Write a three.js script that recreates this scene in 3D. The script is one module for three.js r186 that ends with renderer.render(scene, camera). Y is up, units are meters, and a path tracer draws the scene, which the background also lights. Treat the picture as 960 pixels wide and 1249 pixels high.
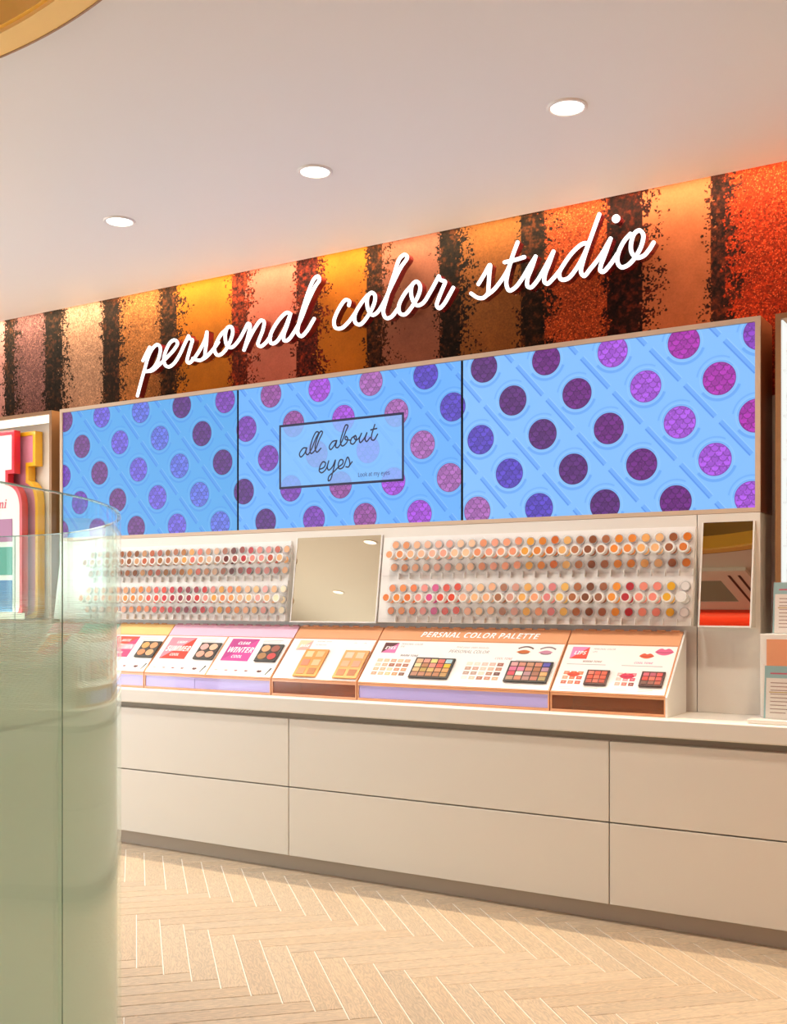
import * as THREE from 'three';
import { mergeGeometries } from 'three/addons/utils/BufferGeometryUtils.js';
import { RoundedBoxGeometry } from 'three/addons/geometries/RoundedBoxGeometry.js';
import { RectAreaLightUniformsLib } from 'three/addons/lights/RectAreaLightUniformsLib.js';

RectAreaLightUniformsLib.init();
const scene = new THREE.Scene();
scene.background = new THREE.Color(0x000000);

// ---------------------------------------------------------------- camera
// level camera with a shifted lens (verticals stay vertical); the wall front plane is z = 0
const FOCAL = 1330;
const camera = new THREE.PerspectiveCamera(THREE.MathUtils.radToDeg(2 * Math.atan(624.5 / FOCAL)), 960 / 1249, 0.05, 60);
camera.position.set(0, 1.165, 4.095);
camera.rotation.y = Math.atan2(FOCAL, 2156);
camera.setViewOffset(960, 1249, 0, -109.5, 960, 1249);

const renderer = new THREE.WebGLRenderer({ antialias: true });
renderer.toneMapping = THREE.LinearToneMapping;
renderer.toneMappingExposure = 1.1;
renderer.shadowMap.enabled = true;

// ---------------------------------------------------------------- light settings
const CEIL = 2.776;                       // underside of the ceiling
const LIGHT = {
  down: 4.3, downRear: 6.0, downColor: [1.0, 0.94, 0.84], downWarm: [1.0, 0.74, 0.48],           // recessed downlights (candela); warm ones out of view
  cove: 215, coveColor: [1.0, 0.79, 0.53],           // LED strip in the slot between ceiling and mural (radiance)
  caseStrip: 12, caseColor: [1.0, 0.88, 0.70],
  sign: 1.7, screen: 0.92, screenThrow: 0.65,
  unseenCase: 3.1, unseenCaseColor: [0.90, 0.96, 1.0],  // unseen cases out of view, lighting the ceiling and the left side
};

// ---------------------------------------------------------------- helpers
let seed = 20240607;
const rnd = () => { seed = (seed * 1664525 + 1013904223) >>> 0; return seed / 4294967296; };
const used = new Map();
function numbered(name) {
  const n = used.get(name) || 0; used.set(name, n + 1);
  return n ? name + '_' + String(n).padStart(3, '0') : name;
}
function tag(o, label, category, group, kind) {
  o.userData.label = label;
  if (category) o.userData.category = category;
  if (group) o.userData.group = group;
  if (kind) o.userData.kind = kind;
  return o;
}
function thing(name, label, category, pos = [0, 0, 0], group) {
  const g = new THREE.Group(); g.name = numbered(name); g.position.set(...pos);
  tag(g, label, category, group); scene.add(g); return g;
}
function mesh(name, geo, mat, parent, pos, rot) {
  const m = new THREE.Mesh(geo, mat);
  m.name = parent ? name : numbered(name);
  if (pos) m.position.set(...pos);
  if (rot) m.rotation.set(...rot);
  m.castShadow = m.receiveShadow = true;
  (parent || scene).add(m); return m;
}
const bx = (w, h, d, r = 0) => (r > 0 ? new RoundedBoxGeometry(w, h, d, 2, r) : new THREE.BoxGeometry(w, h, d));
const bxAt = (x0, x1, y0, y1, z0, z1, r = 0) => bx(x1 - x0, y1 - y0, z1 - z0, r).translate((x0 + x1) / 2, (y0 + y1) / 2, (z0 + z1) / 2);
const merge = (list) => mergeGeometries(list.map((g) => (g.index ? g.toNonIndexed() : g)), false);
const col = (r, g, b) => new THREE.Color().setRGB(r, g, b);
const std = (color, roughness = 0.6, o = {}) => new THREE.MeshStandardMaterial({ color: Array.isArray(color) ? col(...color) : new THREE.Color(color), roughness, ...o });
const phys = (color, roughness = 0.6, o = {}) => new THREE.MeshPhysicalMaterial({ color: Array.isArray(color) ? col(...color) : new THREE.Color(color), roughness, ...o });
const glow = (c, k) => new THREE.MeshStandardMaterial({ color: 0x111111, emissive: col(...c), emissiveIntensity: k, roughness: 0.6 });
function canvasTexture(w, h, draw) {
  const c = document.createElement('canvas'); c.width = w; c.height = h;
  draw(c.getContext('2d'), w, h);
  const t = new THREE.CanvasTexture(c); t.colorSpace = THREE.SRGBColorSpace; t.anisotropy = 8; return t;
}
function areaLight(c, k, w, h, pos, look) {
  const l = new THREE.RectAreaLight(col(...c), k, w, h);
  l.position.set(...pos); l.lookAt(...look); scene.add(l); return l;
}
// extruded outline: points [u, v] in a plane, extruded along the third axis
function prism(pts, depth, bevel = 0) {
  const s = new THREE.Shape(pts.map((p) => new THREE.Vector2(p[0], p[1])));
  return new THREE.ExtrudeGeometry(s, { depth, bevelEnabled: bevel > 0, bevelSize: bevel, bevelThickness: bevel, bevelSegments: 2, steps: 1 });
}
// value noise
const NT = new Float32Array(65536); for (let i = 0; i < 65536; i++) NT[i] = rnd();
function vnoise(x, y) {
  const xi = Math.floor(x), yi = Math.floor(y), fx = x - xi, fy = y - yi;
  const u = fx * fx * (3 - 2 * fx), v = fy * fy * (3 - 2 * fy);
  const h = (a, b) => NT[((a & 255) + ((b & 255) << 8))];
  return (h(xi, yi) * (1 - u) + h(xi + 1, yi) * u) * (1 - v) + (h(xi, yi + 1) * (1 - u) + h(xi + 1, yi + 1) * u) * v;
}
const fbm = (x, y) => 0.5 * vnoise(x, y) + 0.3 * vnoise(x * 2.1 + 17, y * 2.1 + 5) + 0.2 * vnoise(x * 4.3 + 3, y * 4.3 + 29);
const ORD = ['first', 'second', 'third', 'fourth', 'fifth', 'sixth', 'seventh', 'eighth', 'ninth', 'tenth', 'eleventh', 'twelfth', 'thirteenth', 'fourteenth', 'fifteenth', 'sixteenth', 'seventeenth', 'eighteenth', 'nineteenth', 'twentieth', 'twenty-first', 'twenty-second', 'twenty-third', 'twenty-fourth', 'twenty-fifth'];

// ---------------------------------------------------------------- materials
const M = {
  ceiling: std([0.82, 0.81, 0.79], 0.5),
  wall: std([0.74, 0.70, 0.64], 0.8),
  red: std([0.74, 0.05, 0.015], 0.35),
  cream: std([0.80, 0.765, 0.70], 0.38),
  drawer: std([0.76, 0.72, 0.655], 0.34),
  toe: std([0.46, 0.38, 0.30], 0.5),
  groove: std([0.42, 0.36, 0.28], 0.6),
  frame: std([0.62, 0.47, 0.34], 0.45),
  brownWood: std([0.30, 0.145, 0.055], 0.45),
  black: std([0.003, 0.003, 0.006], 0.8),
  mirror: new THREE.MeshStandardMaterial({ color: col(0.57, 0.46, 0.32), metalness: 1, roughness: 0.0 }),
  white: std([0.88, 0.86, 0.83], 0.4),
  whitePlastic: phys([0.86, 0.84, 0.80], 0.3, { clearcoat: 0.3 }),
  copper: phys([0.84, 0.40, 0.20], 0.22, { clearcoat: 0.6, clearcoatRoughness: 0.1 }),
  copperClear: phys([0.84, 0.40, 0.20], 0.08, { transmission: 0.85, thickness: 0, ior: 1.49 }),
  lavender: phys([0.50, 0.43, 0.86], 0.18, { clearcoat: 0.6 }),
  gold: new THREE.MeshStandardMaterial({ color: col(0.92, 0.62, 0.19), metalness: 0.12, roughness: 0.42 }),
  goldDeep: new THREE.MeshStandardMaterial({ color: col(0.95, 0.54, 0.06), metalness: 0.0, roughness: 0.38 }),
  bronze: new THREE.MeshStandardMaterial({ color: col(0.34, 0.20, 0.09), metalness: 0.4, roughness: 0.4 }),
  smokeMirror: new THREE.MeshStandardMaterial({ color: col(0.30, 0.28, 0.33), metalness: 1, roughness: 0.03 }),
  clear: phys([0.985, 0.985, 0.985], 0.06, { transmission: 1, thickness: 0, ior: 1.49 }),
  potClear: phys([0.93, 0.92, 0.90], 0.35, { transmission: 0.55, thickness: 0, ior: 1.49 }),
  sideRedBrown: std([0.20, 0.055, 0.018], 0.4),
  glass: phys([0.915, 0.968, 0.94], 0.0, { transmission: 1, thickness: 0, ior: 1.5, specularIntensity: 0.45 }),
  glassEdge: phys([0.22, 0.36, 0.29], 0.15, { clearcoat: 0.5 }),
  frost: phys([0.88, 0.94, 0.86], 1.0, { transmission: 0.6, thickness: 0, ior: 1.45 }),
  metal: new THREE.MeshStandardMaterial({ color: col(0.7, 0.7, 0.7), metalness: 0.9, roughness: 0.3 }),
  acGrille: std([0.36, 0.31, 0.24], 0.6),
  dark: std([0.03, 0.025, 0.02], 0.5),
};
const SCRIPT = {
  personal: [
    [-4.154,2.440,-4.131,2.473,-4.106,2.505],
    [-4.194,2.258,-4.168,2.328,-4.142,2.392,-4.114,2.458,-4.081,2.499,-4.050,2.512,-4.030,2.494,-4.036,2.452,-4.062,2.408,-4.099,2.383,-4.135,2.380],
    [-4.135,2.380,-4.087,2.380,-4.030,2.409,-3.976,2.441,-3.930,2.474,-3.909,2.501,-3.927,2.520,-3.958,2.512,-3.988,2.476,-4.005,2.431,-3.996,2.400,-3.972,2.386,-3.936,2.398,-3.896,2.438,-3.857,2.496,-3.833,2.529],
    [-3.833,2.529,-3.826,2.515,-3.807,2.505,-3.815,2.481,-3.833,2.437,-3.843,2.402,-3.831,2.390,-3.802,2.404,-3.757,2.448,-3.722,2.496,-3.709,2.533],
    [-3.709,2.533,-3.712,2.481,-3.720,2.437,-3.724,2.411,-3.746,2.396,-3.778,2.399,-3.804,2.410],
    [-3.746,2.396,-3.714,2.407,-3.671,2.437,-3.633,2.472],
    [-3.580,2.530,-3.613,2.510,-3.642,2.475,-3.658,2.438,-3.642,2.409,-3.617,2.408,-3.584,2.429,-3.552,2.474,-3.539,2.514,-3.550,2.539,-3.574,2.536,-3.587,2.507,-3.585,2.468,-3.569,2.440,-3.542,2.436,-3.501,2.464,-3.464,2.510,-3.440,2.540,-3.429,2.530,-3.440,2.482,-3.467,2.412],
    [-3.467,2.412,-3.440,2.456,-3.396,2.514,-3.360,2.545,-3.341,2.535,-3.349,2.495,-3.370,2.454,-3.379,2.430,-3.363,2.417,-3.328,2.433,-3.300,2.461],
    [-3.179,2.552,-3.199,2.561,-3.233,2.545,-3.280,2.499,-3.304,2.455,-3.296,2.424,-3.269,2.425,-3.222,2.472,-3.179,2.552],
    [-3.179,2.552,-3.199,2.500,-3.220,2.453,-3.217,2.428,-3.195,2.427,-3.160,2.458,-3.118,2.514,-3.076,2.594,-3.031,2.663,-3.008,2.690,-3.016,2.707,-3.039,2.698,-3.067,2.653,-3.107,2.561,-3.131,2.491,-3.136,2.455,-3.116,2.435,-3.084,2.454,-3.039,2.509]],
  color: [
    [-2.842,2.545,-2.839,2.563,-2.860,2.573,-2.899,2.536,-2.926,2.482,-2.917,2.450,-2.883,2.444,-2.842,2.469,-2.805,2.506],
    [-2.737,2.577,-2.773,2.545,-2.808,2.496,-2.805,2.459,-2.779,2.447,-2.737,2.480,-2.701,2.535,-2.697,2.568,-2.713,2.585,-2.733,2.576,-2.741,2.547,-2.733,2.506,-2.713,2.482,-2.688,2.488,-2.658,2.519,-2.611,2.595,-2.557,2.678,-2.525,2.715,-2.536,2.730,-2.563,2.719,-2.594,2.651,-2.635,2.545,-2.652,2.488,-2.638,2.458,-2.610,2.459,-2.573,2.493],
    [-2.500,2.587,-2.538,2.554,-2.569,2.503,-2.563,2.469,-2.538,2.460,-2.500,2.490,-2.462,2.546,-2.458,2.578,-2.475,2.599,-2.496,2.591,-2.505,2.559,-2.496,2.518,-2.474,2.492,-2.443,2.498,-2.406,2.541,-2.362,2.605],
    [-2.362,2.605,-2.354,2.588,-2.330,2.576,-2.338,2.556,-2.363,2.506,-2.372,2.478,-2.360,2.463,-2.338,2.476,-2.289,2.543]],
  studio: [
    [-2.166,2.540,-2.137,2.578,-2.110,2.615,-2.113,2.574,-2.117,2.523,-2.120,2.495,-2.140,2.478,-2.169,2.482,-2.201,2.505],
    [-2.129,2.484,-2.094,2.503,-2.060,2.535,-2.029,2.574,-2.007,2.618],
    [-1.979,2.689,-2.007,2.624,-2.026,2.561,-2.032,2.521,-2.018,2.490,-1.990,2.499,-1.956,2.534,-1.923,2.580,-1.896,2.615],
    [-2.040,2.614,-1.995,2.616,-1.948,2.621],
    [-1.896,2.615,-1.912,2.573,-1.933,2.526,-1.933,2.496,-1.918,2.488,-1.891,2.509,-1.855,2.559,-1.815,2.622],
    [-1.815,2.622,-1.834,2.575,-1.854,2.528,-1.855,2.501,-1.842,2.492,-1.815,2.511,-1.783,2.542],
    [-1.661,2.629,-1.684,2.632,-1.723,2.610,-1.765,2.566,-1.789,2.527,-1.781,2.501,-1.752,2.499,-1.715,2.533,-1.679,2.588,-1.648,2.656],
    [-1.614,2.739,-1.635,2.688,-1.658,2.631,-1.684,2.560,-1.693,2.517,-1.680,2.499,-1.653,2.523,-1.609,2.569,-1.566,2.632],
    [-1.566,2.632,-1.589,2.573,-1.608,2.528,-1.609,2.508,-1.597,2.503,-1.569,2.526,-1.536,2.567],
    [-1.483,2.636,-1.508,2.613,-1.532,2.571,-1.537,2.533,-1.521,2.509,-1.493,2.513,-1.461,2.542,-1.437,2.583,-1.430,2.623,-1.445,2.643,-1.465,2.636,-1.480,2.598,-1.478,2.562,-1.458,2.537,-1.430,2.539,-1.405,2.561,-1.388,2.585]],
};
const STUDIO_DOT = [-1.544, 2.709];
const SCREEN_TEXT = [
  [-3.005,1.881,-3.025,1.881,-3.047,1.854,-3.039,1.841,-3.017,1.857,-3.005,1.881,-3.010,1.857,-2.999,1.849,-2.978,1.873,-2.953,1.921,-2.937,1.947,-2.949,1.951,-2.970,1.923,-2.986,1.870,-2.980,1.853,-2.959,1.865,-2.934,1.913,-2.915,1.947,-2.924,1.952,-2.945,1.921,-2.957,1.875,-2.947,1.857,-2.924,1.873],
  [-2.835,1.902,-2.858,1.899,-2.877,1.875,-2.870,1.863,-2.850,1.879,-2.835,1.902,-2.842,1.874,-2.831,1.869,-2.807,1.896,-2.785,1.941,-2.774,1.965,-2.785,1.969,-2.803,1.932,-2.815,1.891,-2.805,1.875,-2.781,1.888,-2.775,1.907,-2.785,1.917,-2.789,1.905,-2.763,1.898],
  [-2.733,1.917,-2.754,1.905,-2.759,1.885,-2.746,1.879,-2.728,1.898,-2.732,1.916,-2.740,1.908,-2.728,1.896,-2.708,1.910,-2.700,1.924,-2.712,1.897,-2.707,1.883,-2.685,1.900,-2.671,1.924,-2.681,1.896,-2.673,1.885,-2.654,1.901],
  [-2.629,1.957,-2.646,1.910,-2.647,1.893,-2.634,1.888,-2.614,1.913],
  [-2.650,1.935,-2.619,1.939],
  [-2.933,1.776,-2.906,1.785,-2.898,1.804,-2.912,1.810,-2.928,1.792,-2.933,1.769,-2.920,1.760,-2.896,1.775,-2.880,1.812,-2.888,1.783,-2.880,1.770,-2.859,1.784,-2.843,1.813,-2.855,1.767,-2.871,1.725,-2.882,1.721,-2.880,1.739,-2.851,1.761,-2.823,1.782,-2.803,1.794,-2.801,1.809,-2.815,1.813,-2.827,1.792,-2.822,1.773,-2.801,1.777,-2.775,1.822,-2.763,1.791,-2.771,1.777,-2.785,1.779],
  [-2.771,1.777,-2.751,1.799]];
// ================================================================ THE ROOM
const WALL_Z = -0.18, ROOM = { x0: -8.2, x1: 3.4, z1: 9.0, red: 5.85, top: 3.05 };

// ---- floor: sub-floor with a herringbone of single planks
const floor = mesh('floor', bxAt(ROOM.x0 - 0.1, ROOM.x1 + 0.1, -0.10, -0.0022, WALL_Z - 0.1, ROOM.z1 + 0.1), std([0.86, 0.82, 0.76], 0.6));
tag(floor, 'pale oak herringbone plank floor', 'floor', null, 'structure');
{
  const woodTex = (sx, sy) => {
    const W = 512, Hh = 128, d = new Uint8Array(W * Hh * 4);
    for (let y = 0; y < Hh; y++) for (let x = 0; x < W; x++) {
      const u = x / W * 9 + sx, v = y / Hh;
      const warp = fbm(u * 0.45, v * 3 + sy) * 3.2;
      const ring = 0.5 + 0.5 * Math.sin((v * 7 + warp * 2.4 + sy) * 5.2);
      const fib = fbm(u * 3.2, v * 70 + sy * 3);
      const pore = vnoise(u * 9, v * 150 + sy) > 0.86 ? 0.10 : 0;
      const k = 0.91 + 0.11 * ring - 0.20 * (fib - 0.5) - pore;
      const i = (y * W + x) * 4;
      d[i] = Math.min(255, 200 * k); d[i + 1] = Math.min(255, 183 * (k - 0.012 * ring)); d[i + 2] = Math.min(255, 162 * (k - 0.03 * ring)); d[i + 3] = 255;
    }
    const t = new THREE.DataTexture(d, W, Hh); t.colorSpace = THREE.SRGBColorSpace; t.magFilter = THREE.LinearFilter; t.minFilter = THREE.LinearMipmapLinearFilter; t.generateMipmaps = true; t.needsUpdate = true; return t;
  };
  const tones = [[1, 0.985, 0.97], [0.93, 0.90, 0.87], [1, 0.97, 0.93], [0.90, 0.885, 0.87], [0.97, 0.93, 0.885], [0.95, 0.94, 0.93]];
  const mats = tones.map((t, i) => new THREE.MeshStandardMaterial({ color: col(...t), map: woodTex(i * 13.7, i * 2.31), roughness: 0.36 }));
  const L = 0.53, W = 0.0825, gap = 0.0034, th = 0.002;
  // plank with a small eased edge
  const pl = (() => {
    const a = L / 2 - gap / 2, b = W / 2 - gap / 2, e = 0.0016;
    const P = [[-a, -b], [a, -b], [a, b], [-a, b]], Q = [[-a + e, -b + e], [a - e, -b + e], [a - e, b - e], [-a + e, b - e]];
    const pos = [], uv = [], push = (p) => { pos.push(...p); uv.push(p[0] / L + 0.5, p[2] / W + 0.5); };
    const quad = (A, B, C, D) => { for (const p of [A, B, C, A, C, D]) push(p); };
    const t3 = (q, y) => [q[0], y, q[1]];
    quad(t3(Q[0], 0), t3(Q[3], 0), t3(Q[2], 0), t3(Q[1], 0));
    for (let i = 0; i < 4; i++) { const j = (i + 1) % 4; quad(t3(Q[i], 0), t3(Q[j], 0), t3(P[j], -e), t3(P[i], -e)); quad(t3(P[i], -e), t3(P[j], -e), t3(P[j], -th), t3(P[i], -th)); }
    const g = new THREE.BufferGeometry(); g.setAttribute('position', new THREE.Float32BufferAttribute(pos, 3)); g.setAttribute('uv', new THREE.Float32BufferAttribute(uv, 2)); g.computeVertexNormals(); return g;
  })();
  const r2 = Math.SQRT1_2, ox = -1.843, oz = 0.466 - 0.02;
  const list = [];
  const T = (u, v) => [ox + (u + v) * r2, oz + (u - v) * r2];   // u along (1,1), v along (1,-1) in x,z
  for (let j = -3; j <= 6; j++) for (let k = -80; k <= 80; k++) {
    const u0 = k * W + j * L, v0 = k * W - j * L;
    list.push([...T(u0 + L / 2, v0 + W / 2), -Math.PI / 4]);
    list.push([...T(u0 + W / 2, v0 + W + L / 2), Math.PI / 4]);
  }
  // the planks that the photograph can show are single; the floor beyond is laid in one piece
  const cxp = -1.75, far = [];
  const near = list.filter(([x, z]) => x > -5.4 && x < 1.6 && z > 0.22 && z < 3.2)
    .sort((a, b) => (Math.abs(a[0] - cxp) * 0.62 + Math.abs(a[1] - 0.9) * 1.5) - (Math.abs(b[0] - cxp) * 0.62 + Math.abs(b[1] - 0.9) * 1.5));
  near.forEach(([x, z, a], i) => {
    if (i < 290) mesh('plank', pl, mats[Math.floor(rnd() * mats.length)], floor, [x, 0, z], [0, a, 0]);
    else far.push(pl.clone().rotateY(a).translate(x, 0, z));
  });
  for (const [x, z, a] of list) if (!(x > -5.4 && x < 1.6 && z > 0.22 && z < 3.2) && x > ROOM.x0 + 0.4 && x < ROOM.x1 - 0.4 && z > 0.2 && z < ROOM.z1 - 0.4) far.push(pl.clone().rotateY(a).translate(x, 0, z));
  const rest = mesh('far_planks', mergeGeometries(far), mats[0], floor); rest.userData.kind = 'stuff';
}

// ---- ceiling slab with an oval opening; its wall-side edge leaves a light slot
const OVAL = { x: -2.68, z: 3.09, a: 1.56, b: 1.10, w: 0.085 };
{
  const s = new THREE.Shape();
  s.moveTo(ROOM.x0, -0.05); s.lineTo(ROOM.x1, -0.05); s.lineTo(ROOM.x1, ROOM.z1); s.lineTo(ROOM.x0, ROOM.z1); s.closePath();
  const h = new THREE.Path(); h.absellipse(OVAL.x, OVAL.z, OVAL.a - OVAL.w, OVAL.b - OVAL.w, 0, Math.PI * 2, true); s.holes.push(h);
  const g = new THREE.ExtrudeGeometry(s, { depth: 0.03, bevelEnabled: false, curveSegments: 72 }).rotateX(Math.PI / 2).translate(0, CEIL + 0.03, 0);
  tag(mesh('ceiling', g, M.ceiling), 'smooth off-white ceiling with a lit slot along the mural', 'ceiling', null, 'structure');
  const plenum = mesh('ceiling_upper', bxAt(ROOM.x0 - 0.1, ROOM.x1 + 0.1, ROOM.top, ROOM.top + 0.1, WALL_Z - 0.1, ROOM.z1 + 0.1), M.ceiling);
  tag(plenum, 'upper slab above the hung ceiling', 'ceiling', null, 'structure');
}
// ---- walls
const wallBack = tag(mesh('wall_back', bxAt(ROOM.x0 - 0.1, ROOM.x1 + 0.1, 0, ROOM.top, WALL_Z - 0.1, WALL_Z - 0.004), M.wall), 'back wall carrying the powder-swatch mural', 'wall', null, 'structure');
tag(mesh('wall_left', bxAt(ROOM.x0 - 0.1, ROOM.x0, 0, ROOM.top, WALL_Z, ROOM.z1), M.wall), 'plain side wall beyond the left edge', 'wall', null, 'structure');
tag(mesh('wall_right', bxAt(ROOM.x1, ROOM.x1 + 0.1, 0, ROOM.top, WALL_Z, ROOM.z1), M.wall), 'plain side wall beyond the right edge', 'wall', null, 'structure');
tag(mesh('wall_front', bxAt(-4.7, ROOM.x1, 0, CEIL - 0.0005, ROOM.red, ROOM.red + 0.1), M.red), 'glossy red wall mirrored in the narrow mirror', 'wall', null, 'structure');

tag(mesh('wall_rear', bxAt(ROOM.x0 - 0.1, ROOM.x1 + 0.1, 0, ROOM.top, ROOM.z1, ROOM.z1 + 0.1), M.wall), 'plain wall at the far end of the shop behind the camera', 'wall', null, 'structure');

// ---- mural print: strips of swatched eyeshadow powder with crumbled edges
{
  const X0 = -6.2, X1 = 0.2, Y0 = 1.95, Y1 = 3.0, W = 2048, Hh = 336, d = new Uint8Array(W * Hh * 4);
  // [left edge, colour, grain, glitter]
  const S = [[-6.3, [212, 150, 140], 0.25, 0], [-5.335, [58, 42, 30], 0.5, 0], [-5.25, [130, 88, 84], 0.75, 0.05], [-4.985, [52, 38, 28], 0.5, 0], [-4.845, [186, 140, 112], 0.5, 0.04], [-4.52, [62, 38, 24], 0.5, 0], [-4.395, [168, 104, 52], 0.6, 0.05],
    [-4.09, [78, 46, 22], 0.5, 0], [-3.975, [206, 118, 26], 0.10, 0], [-3.60, [150, 50, 24], 0.7, 0], [-3.50, [214, 116, 92], 0.10, 0], [-3.195, [122, 36, 20], 0.7, 0], [-3.065, [206, 114, 26], 0.10, 0], [-2.785, [92, 48, 22], 0.6, 0], [-2.70, [160, 96, 72], 0.12, 0], [-2.395, [50, 32, 20], 0.5, 0],
    [-2.29, [146, 86, 38], 0.22, 0], [-1.995, [62, 36, 20], 0.5, 0], [-1.885, [176, 68, 28], 0.8, 0.10], [-1.605, [66, 22, 14], 0.5, 0], [-1.455, [204, 110, 66], 0.10, 0], [-1.18, [88, 36, 22], 0.6, 0], [-1.125, [184, 50, 16], 0.8, 0.14], [-0.55, [60, 30, 20], 0.5, 0], [-0.42, [214, 150, 120], 0.2, 0]];
  const dark = (i) => i % 2 === 1;
  for (let y = 0; y < Hh; y++) for (let x = 0; x < W; x++) {
    const wx = X0 + (x + 0.5) / W * (X1 - X0), wy = Y0 + (y + 0.5) / Hh * (Y1 - Y0);
    let i = 0; while (i + 1 < S.length && S[i + 1][0] <= wx) i++;
    // crumbled borders: grains of the dark powder scatter over the neighbouring strips, thinning with distance
    const grain = 0.45 * vnoise(wx * 170, wy * 170) + 0.30 * vnoise(wx * 75 + 11, wy * 75) + 0.25 * vnoise(wx * 26, wy * 26 + 7);
    if (dark(i)) {
      const dl = wx - S[i][0], dr = (S[i + 1] ? S[i + 1][0] : 9) - wx;
      if (dl < 0.03 && grain > 0.60 + dl * 9) i--;
      else if (dr < 0.05 && grain > 0.62 + dr * 6.5) i++;
    } else {
      const dl = i > 0 ? wx - S[i][0] : 9, dr = S[i + 1] ? S[i + 1][0] - wx : 9;
      if (dl < 0.14 && grain > 0.47 + dl * 2.9) i--;
      else if (dr < 0.07 && grain > 0.52 + dr * 5.5) i++;
    }
    const [, c, gr, gl] = S[i];
    const n = vnoise(wx * 190, wy * 190) - 0.5, n2 = fbm(wx * 14, wy * 14) - 0.5, px = NT[(x * 73 + y * 7919) & 65535];
    let k = (dark(i) ? 0.46 : 0.74) + 0.8 * gr * n * 0.75 + n2 * 0.12 + (px - 0.5) * gr * 0.35;
    let warm = 0; if (dark(i)) { const q = fbm(wx * 60, wy * 60) - 0.45; k += q * 0.75; if (q > 0.10) warm = 26 * Math.min(1, (q - 0.1) * 6); }
    let add = 0; if (gl && px > 1 - gl * 0.55) add = 70;
    const q = (y * W + x) * 4;
    d[q] = Math.max(0, Math.min(255, c[0] * k + add + warm)); d[q + 1] = Math.max(0, Math.min(255, c[1] * k + add * 0.75 + warm * 0.3)); d[q + 2] = Math.max(0, Math.min(255, c[2] * k + add * 0.5)); d[q + 3] = 255;
  }
  const t = new THREE.DataTexture(d, W, Hh); t.colorSpace = THREE.SRGBColorSpace; t.magFilter = THREE.LinearFilter; t.needsUpdate = true;
  const g = bx(X1 - X0, Y1 - Y0, 0.004).translate((X0 + X1) / 2, (Y0 + Y1) / 2, WALL_Z - 0.002);
  mesh('mural_print', g, new THREE.MeshPhysicalMaterial({ map: t, roughness: 0.95, specularIntensity: 0.25 }), wallBack).userData.label = 'printed mural of eyeshadow powder strips with crumbled edges';
}

// ---- LED strip in the slot above the mural
{
  const x0 = -7.6, x1 = 2.8, y = 2.872, z = -0.105;
  const t = thing('slot_light', 'warm linear light hidden in the slot above the mural', 'light', [(x0 + x1) / 2, y, z]);
  mesh('housing', bx(x1 - x0, 0.02, 0.05), M.white, t, [0, 0.014, 0]);
  mesh('bracket', bx(0.03, ROOM.top - y - 0.024, 0.03), M.white, t, [0, (ROOM.top - y + 0.024) / 2, 0]);
  mesh('diffuser', bx(x1 - x0, 0.008, 0.03), glow(LIGHT.coveColor, 4), t);
  areaLight(LIGHT.coveColor, LIGHT.cove, x1 - x0, 0.03, [(x0 + x1) / 2, y - 0.006, z], [(x0 + x1) / 2, 0, z + 1.3]);
}

// ---- recessed downlights
{
  const trim = new THREE.LatheGeometry([[0.0535, 0.0], [0.0535, -0.003], [0.056, -0.006], [0.063, -0.006], [0.0665, -0.003], [0.0665, 0]].map((p) => new THREE.Vector2(...p)), 40);
  const disc = new THREE.CylinderGeometry(0.0535, 0.0535, 0.002, 40);
  const diffMat = glow(LIGHT.downColor, 5), diffWarm = glow(LIGHT.downWarm, 5);
  const dl = (x, z, label, warm) => {
    const t = thing('downlight', label, 'light', [x, CEIL, z], 'recessed ceiling downlights');
    mesh('trim_ring', trim, M.whitePlastic, t); mesh('diffuser', disc, warm ? diffWarm : diffMat, t, [0, -0.0015, 0]);
    const s = new THREE.SpotLight(col(...(warm ? LIGHT.downWarm : LIGHT.downColor)), z > 1.5 ? LIGHT.downRear : LIGHT.down, 0, 1.15, 0.75, 2);
    s.position.set(x, CEIL - 0.012, z); s.target.position.set(x, 0, z); s.castShadow = true; s.shadow.radius = 2.5;
    s.shadow.mapSize.set(512, 512); scene.add(s, s.target);
  };
  dl(-1.383, 0.776, 'round white recessed downlight nearest the right edge of the ceiling');
  dl(-2.393, 0.776, 'round white recessed downlight in the middle of the ceiling row');
  dl(-3.41, 0.776, 'round white recessed downlight farthest left in the ceiling row');
  dl(-4.43, 0.776, 'recessed downlight continuing the row beyond the left edge');
  dl(-5.45, 0.776, 'recessed downlight at the far left end of the row');
  dl(-0.365, 0.776, 'unseen recessed downlight beyond the right edge, warming the right side', true);  // out of view; warm tint chosen to warm the right side
  dl(0.65, 0.776, 'unseen recessed downlight at the far right, warming the right side', true);
  dl(-5.18, 3.71, 'recessed downlight mirrored at the top of the square mirror');
  dl(-6.51, 5.21, 'recessed downlight mirrored in the middle of the square mirror');
  dl(0.6, 2.6, 'unseen recessed downlight right of the camera, lighting the counter fronts', true);  // this and the next two are unseen, placed to light the counter fronts
  dl(0.2, 4.9, 'unseen recessed downlight behind the camera, lighting the counter fronts');
  dl(-5.0, 2.2, 'unseen recessed downlight above the glass island, lighting the counter fronts');
}
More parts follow.
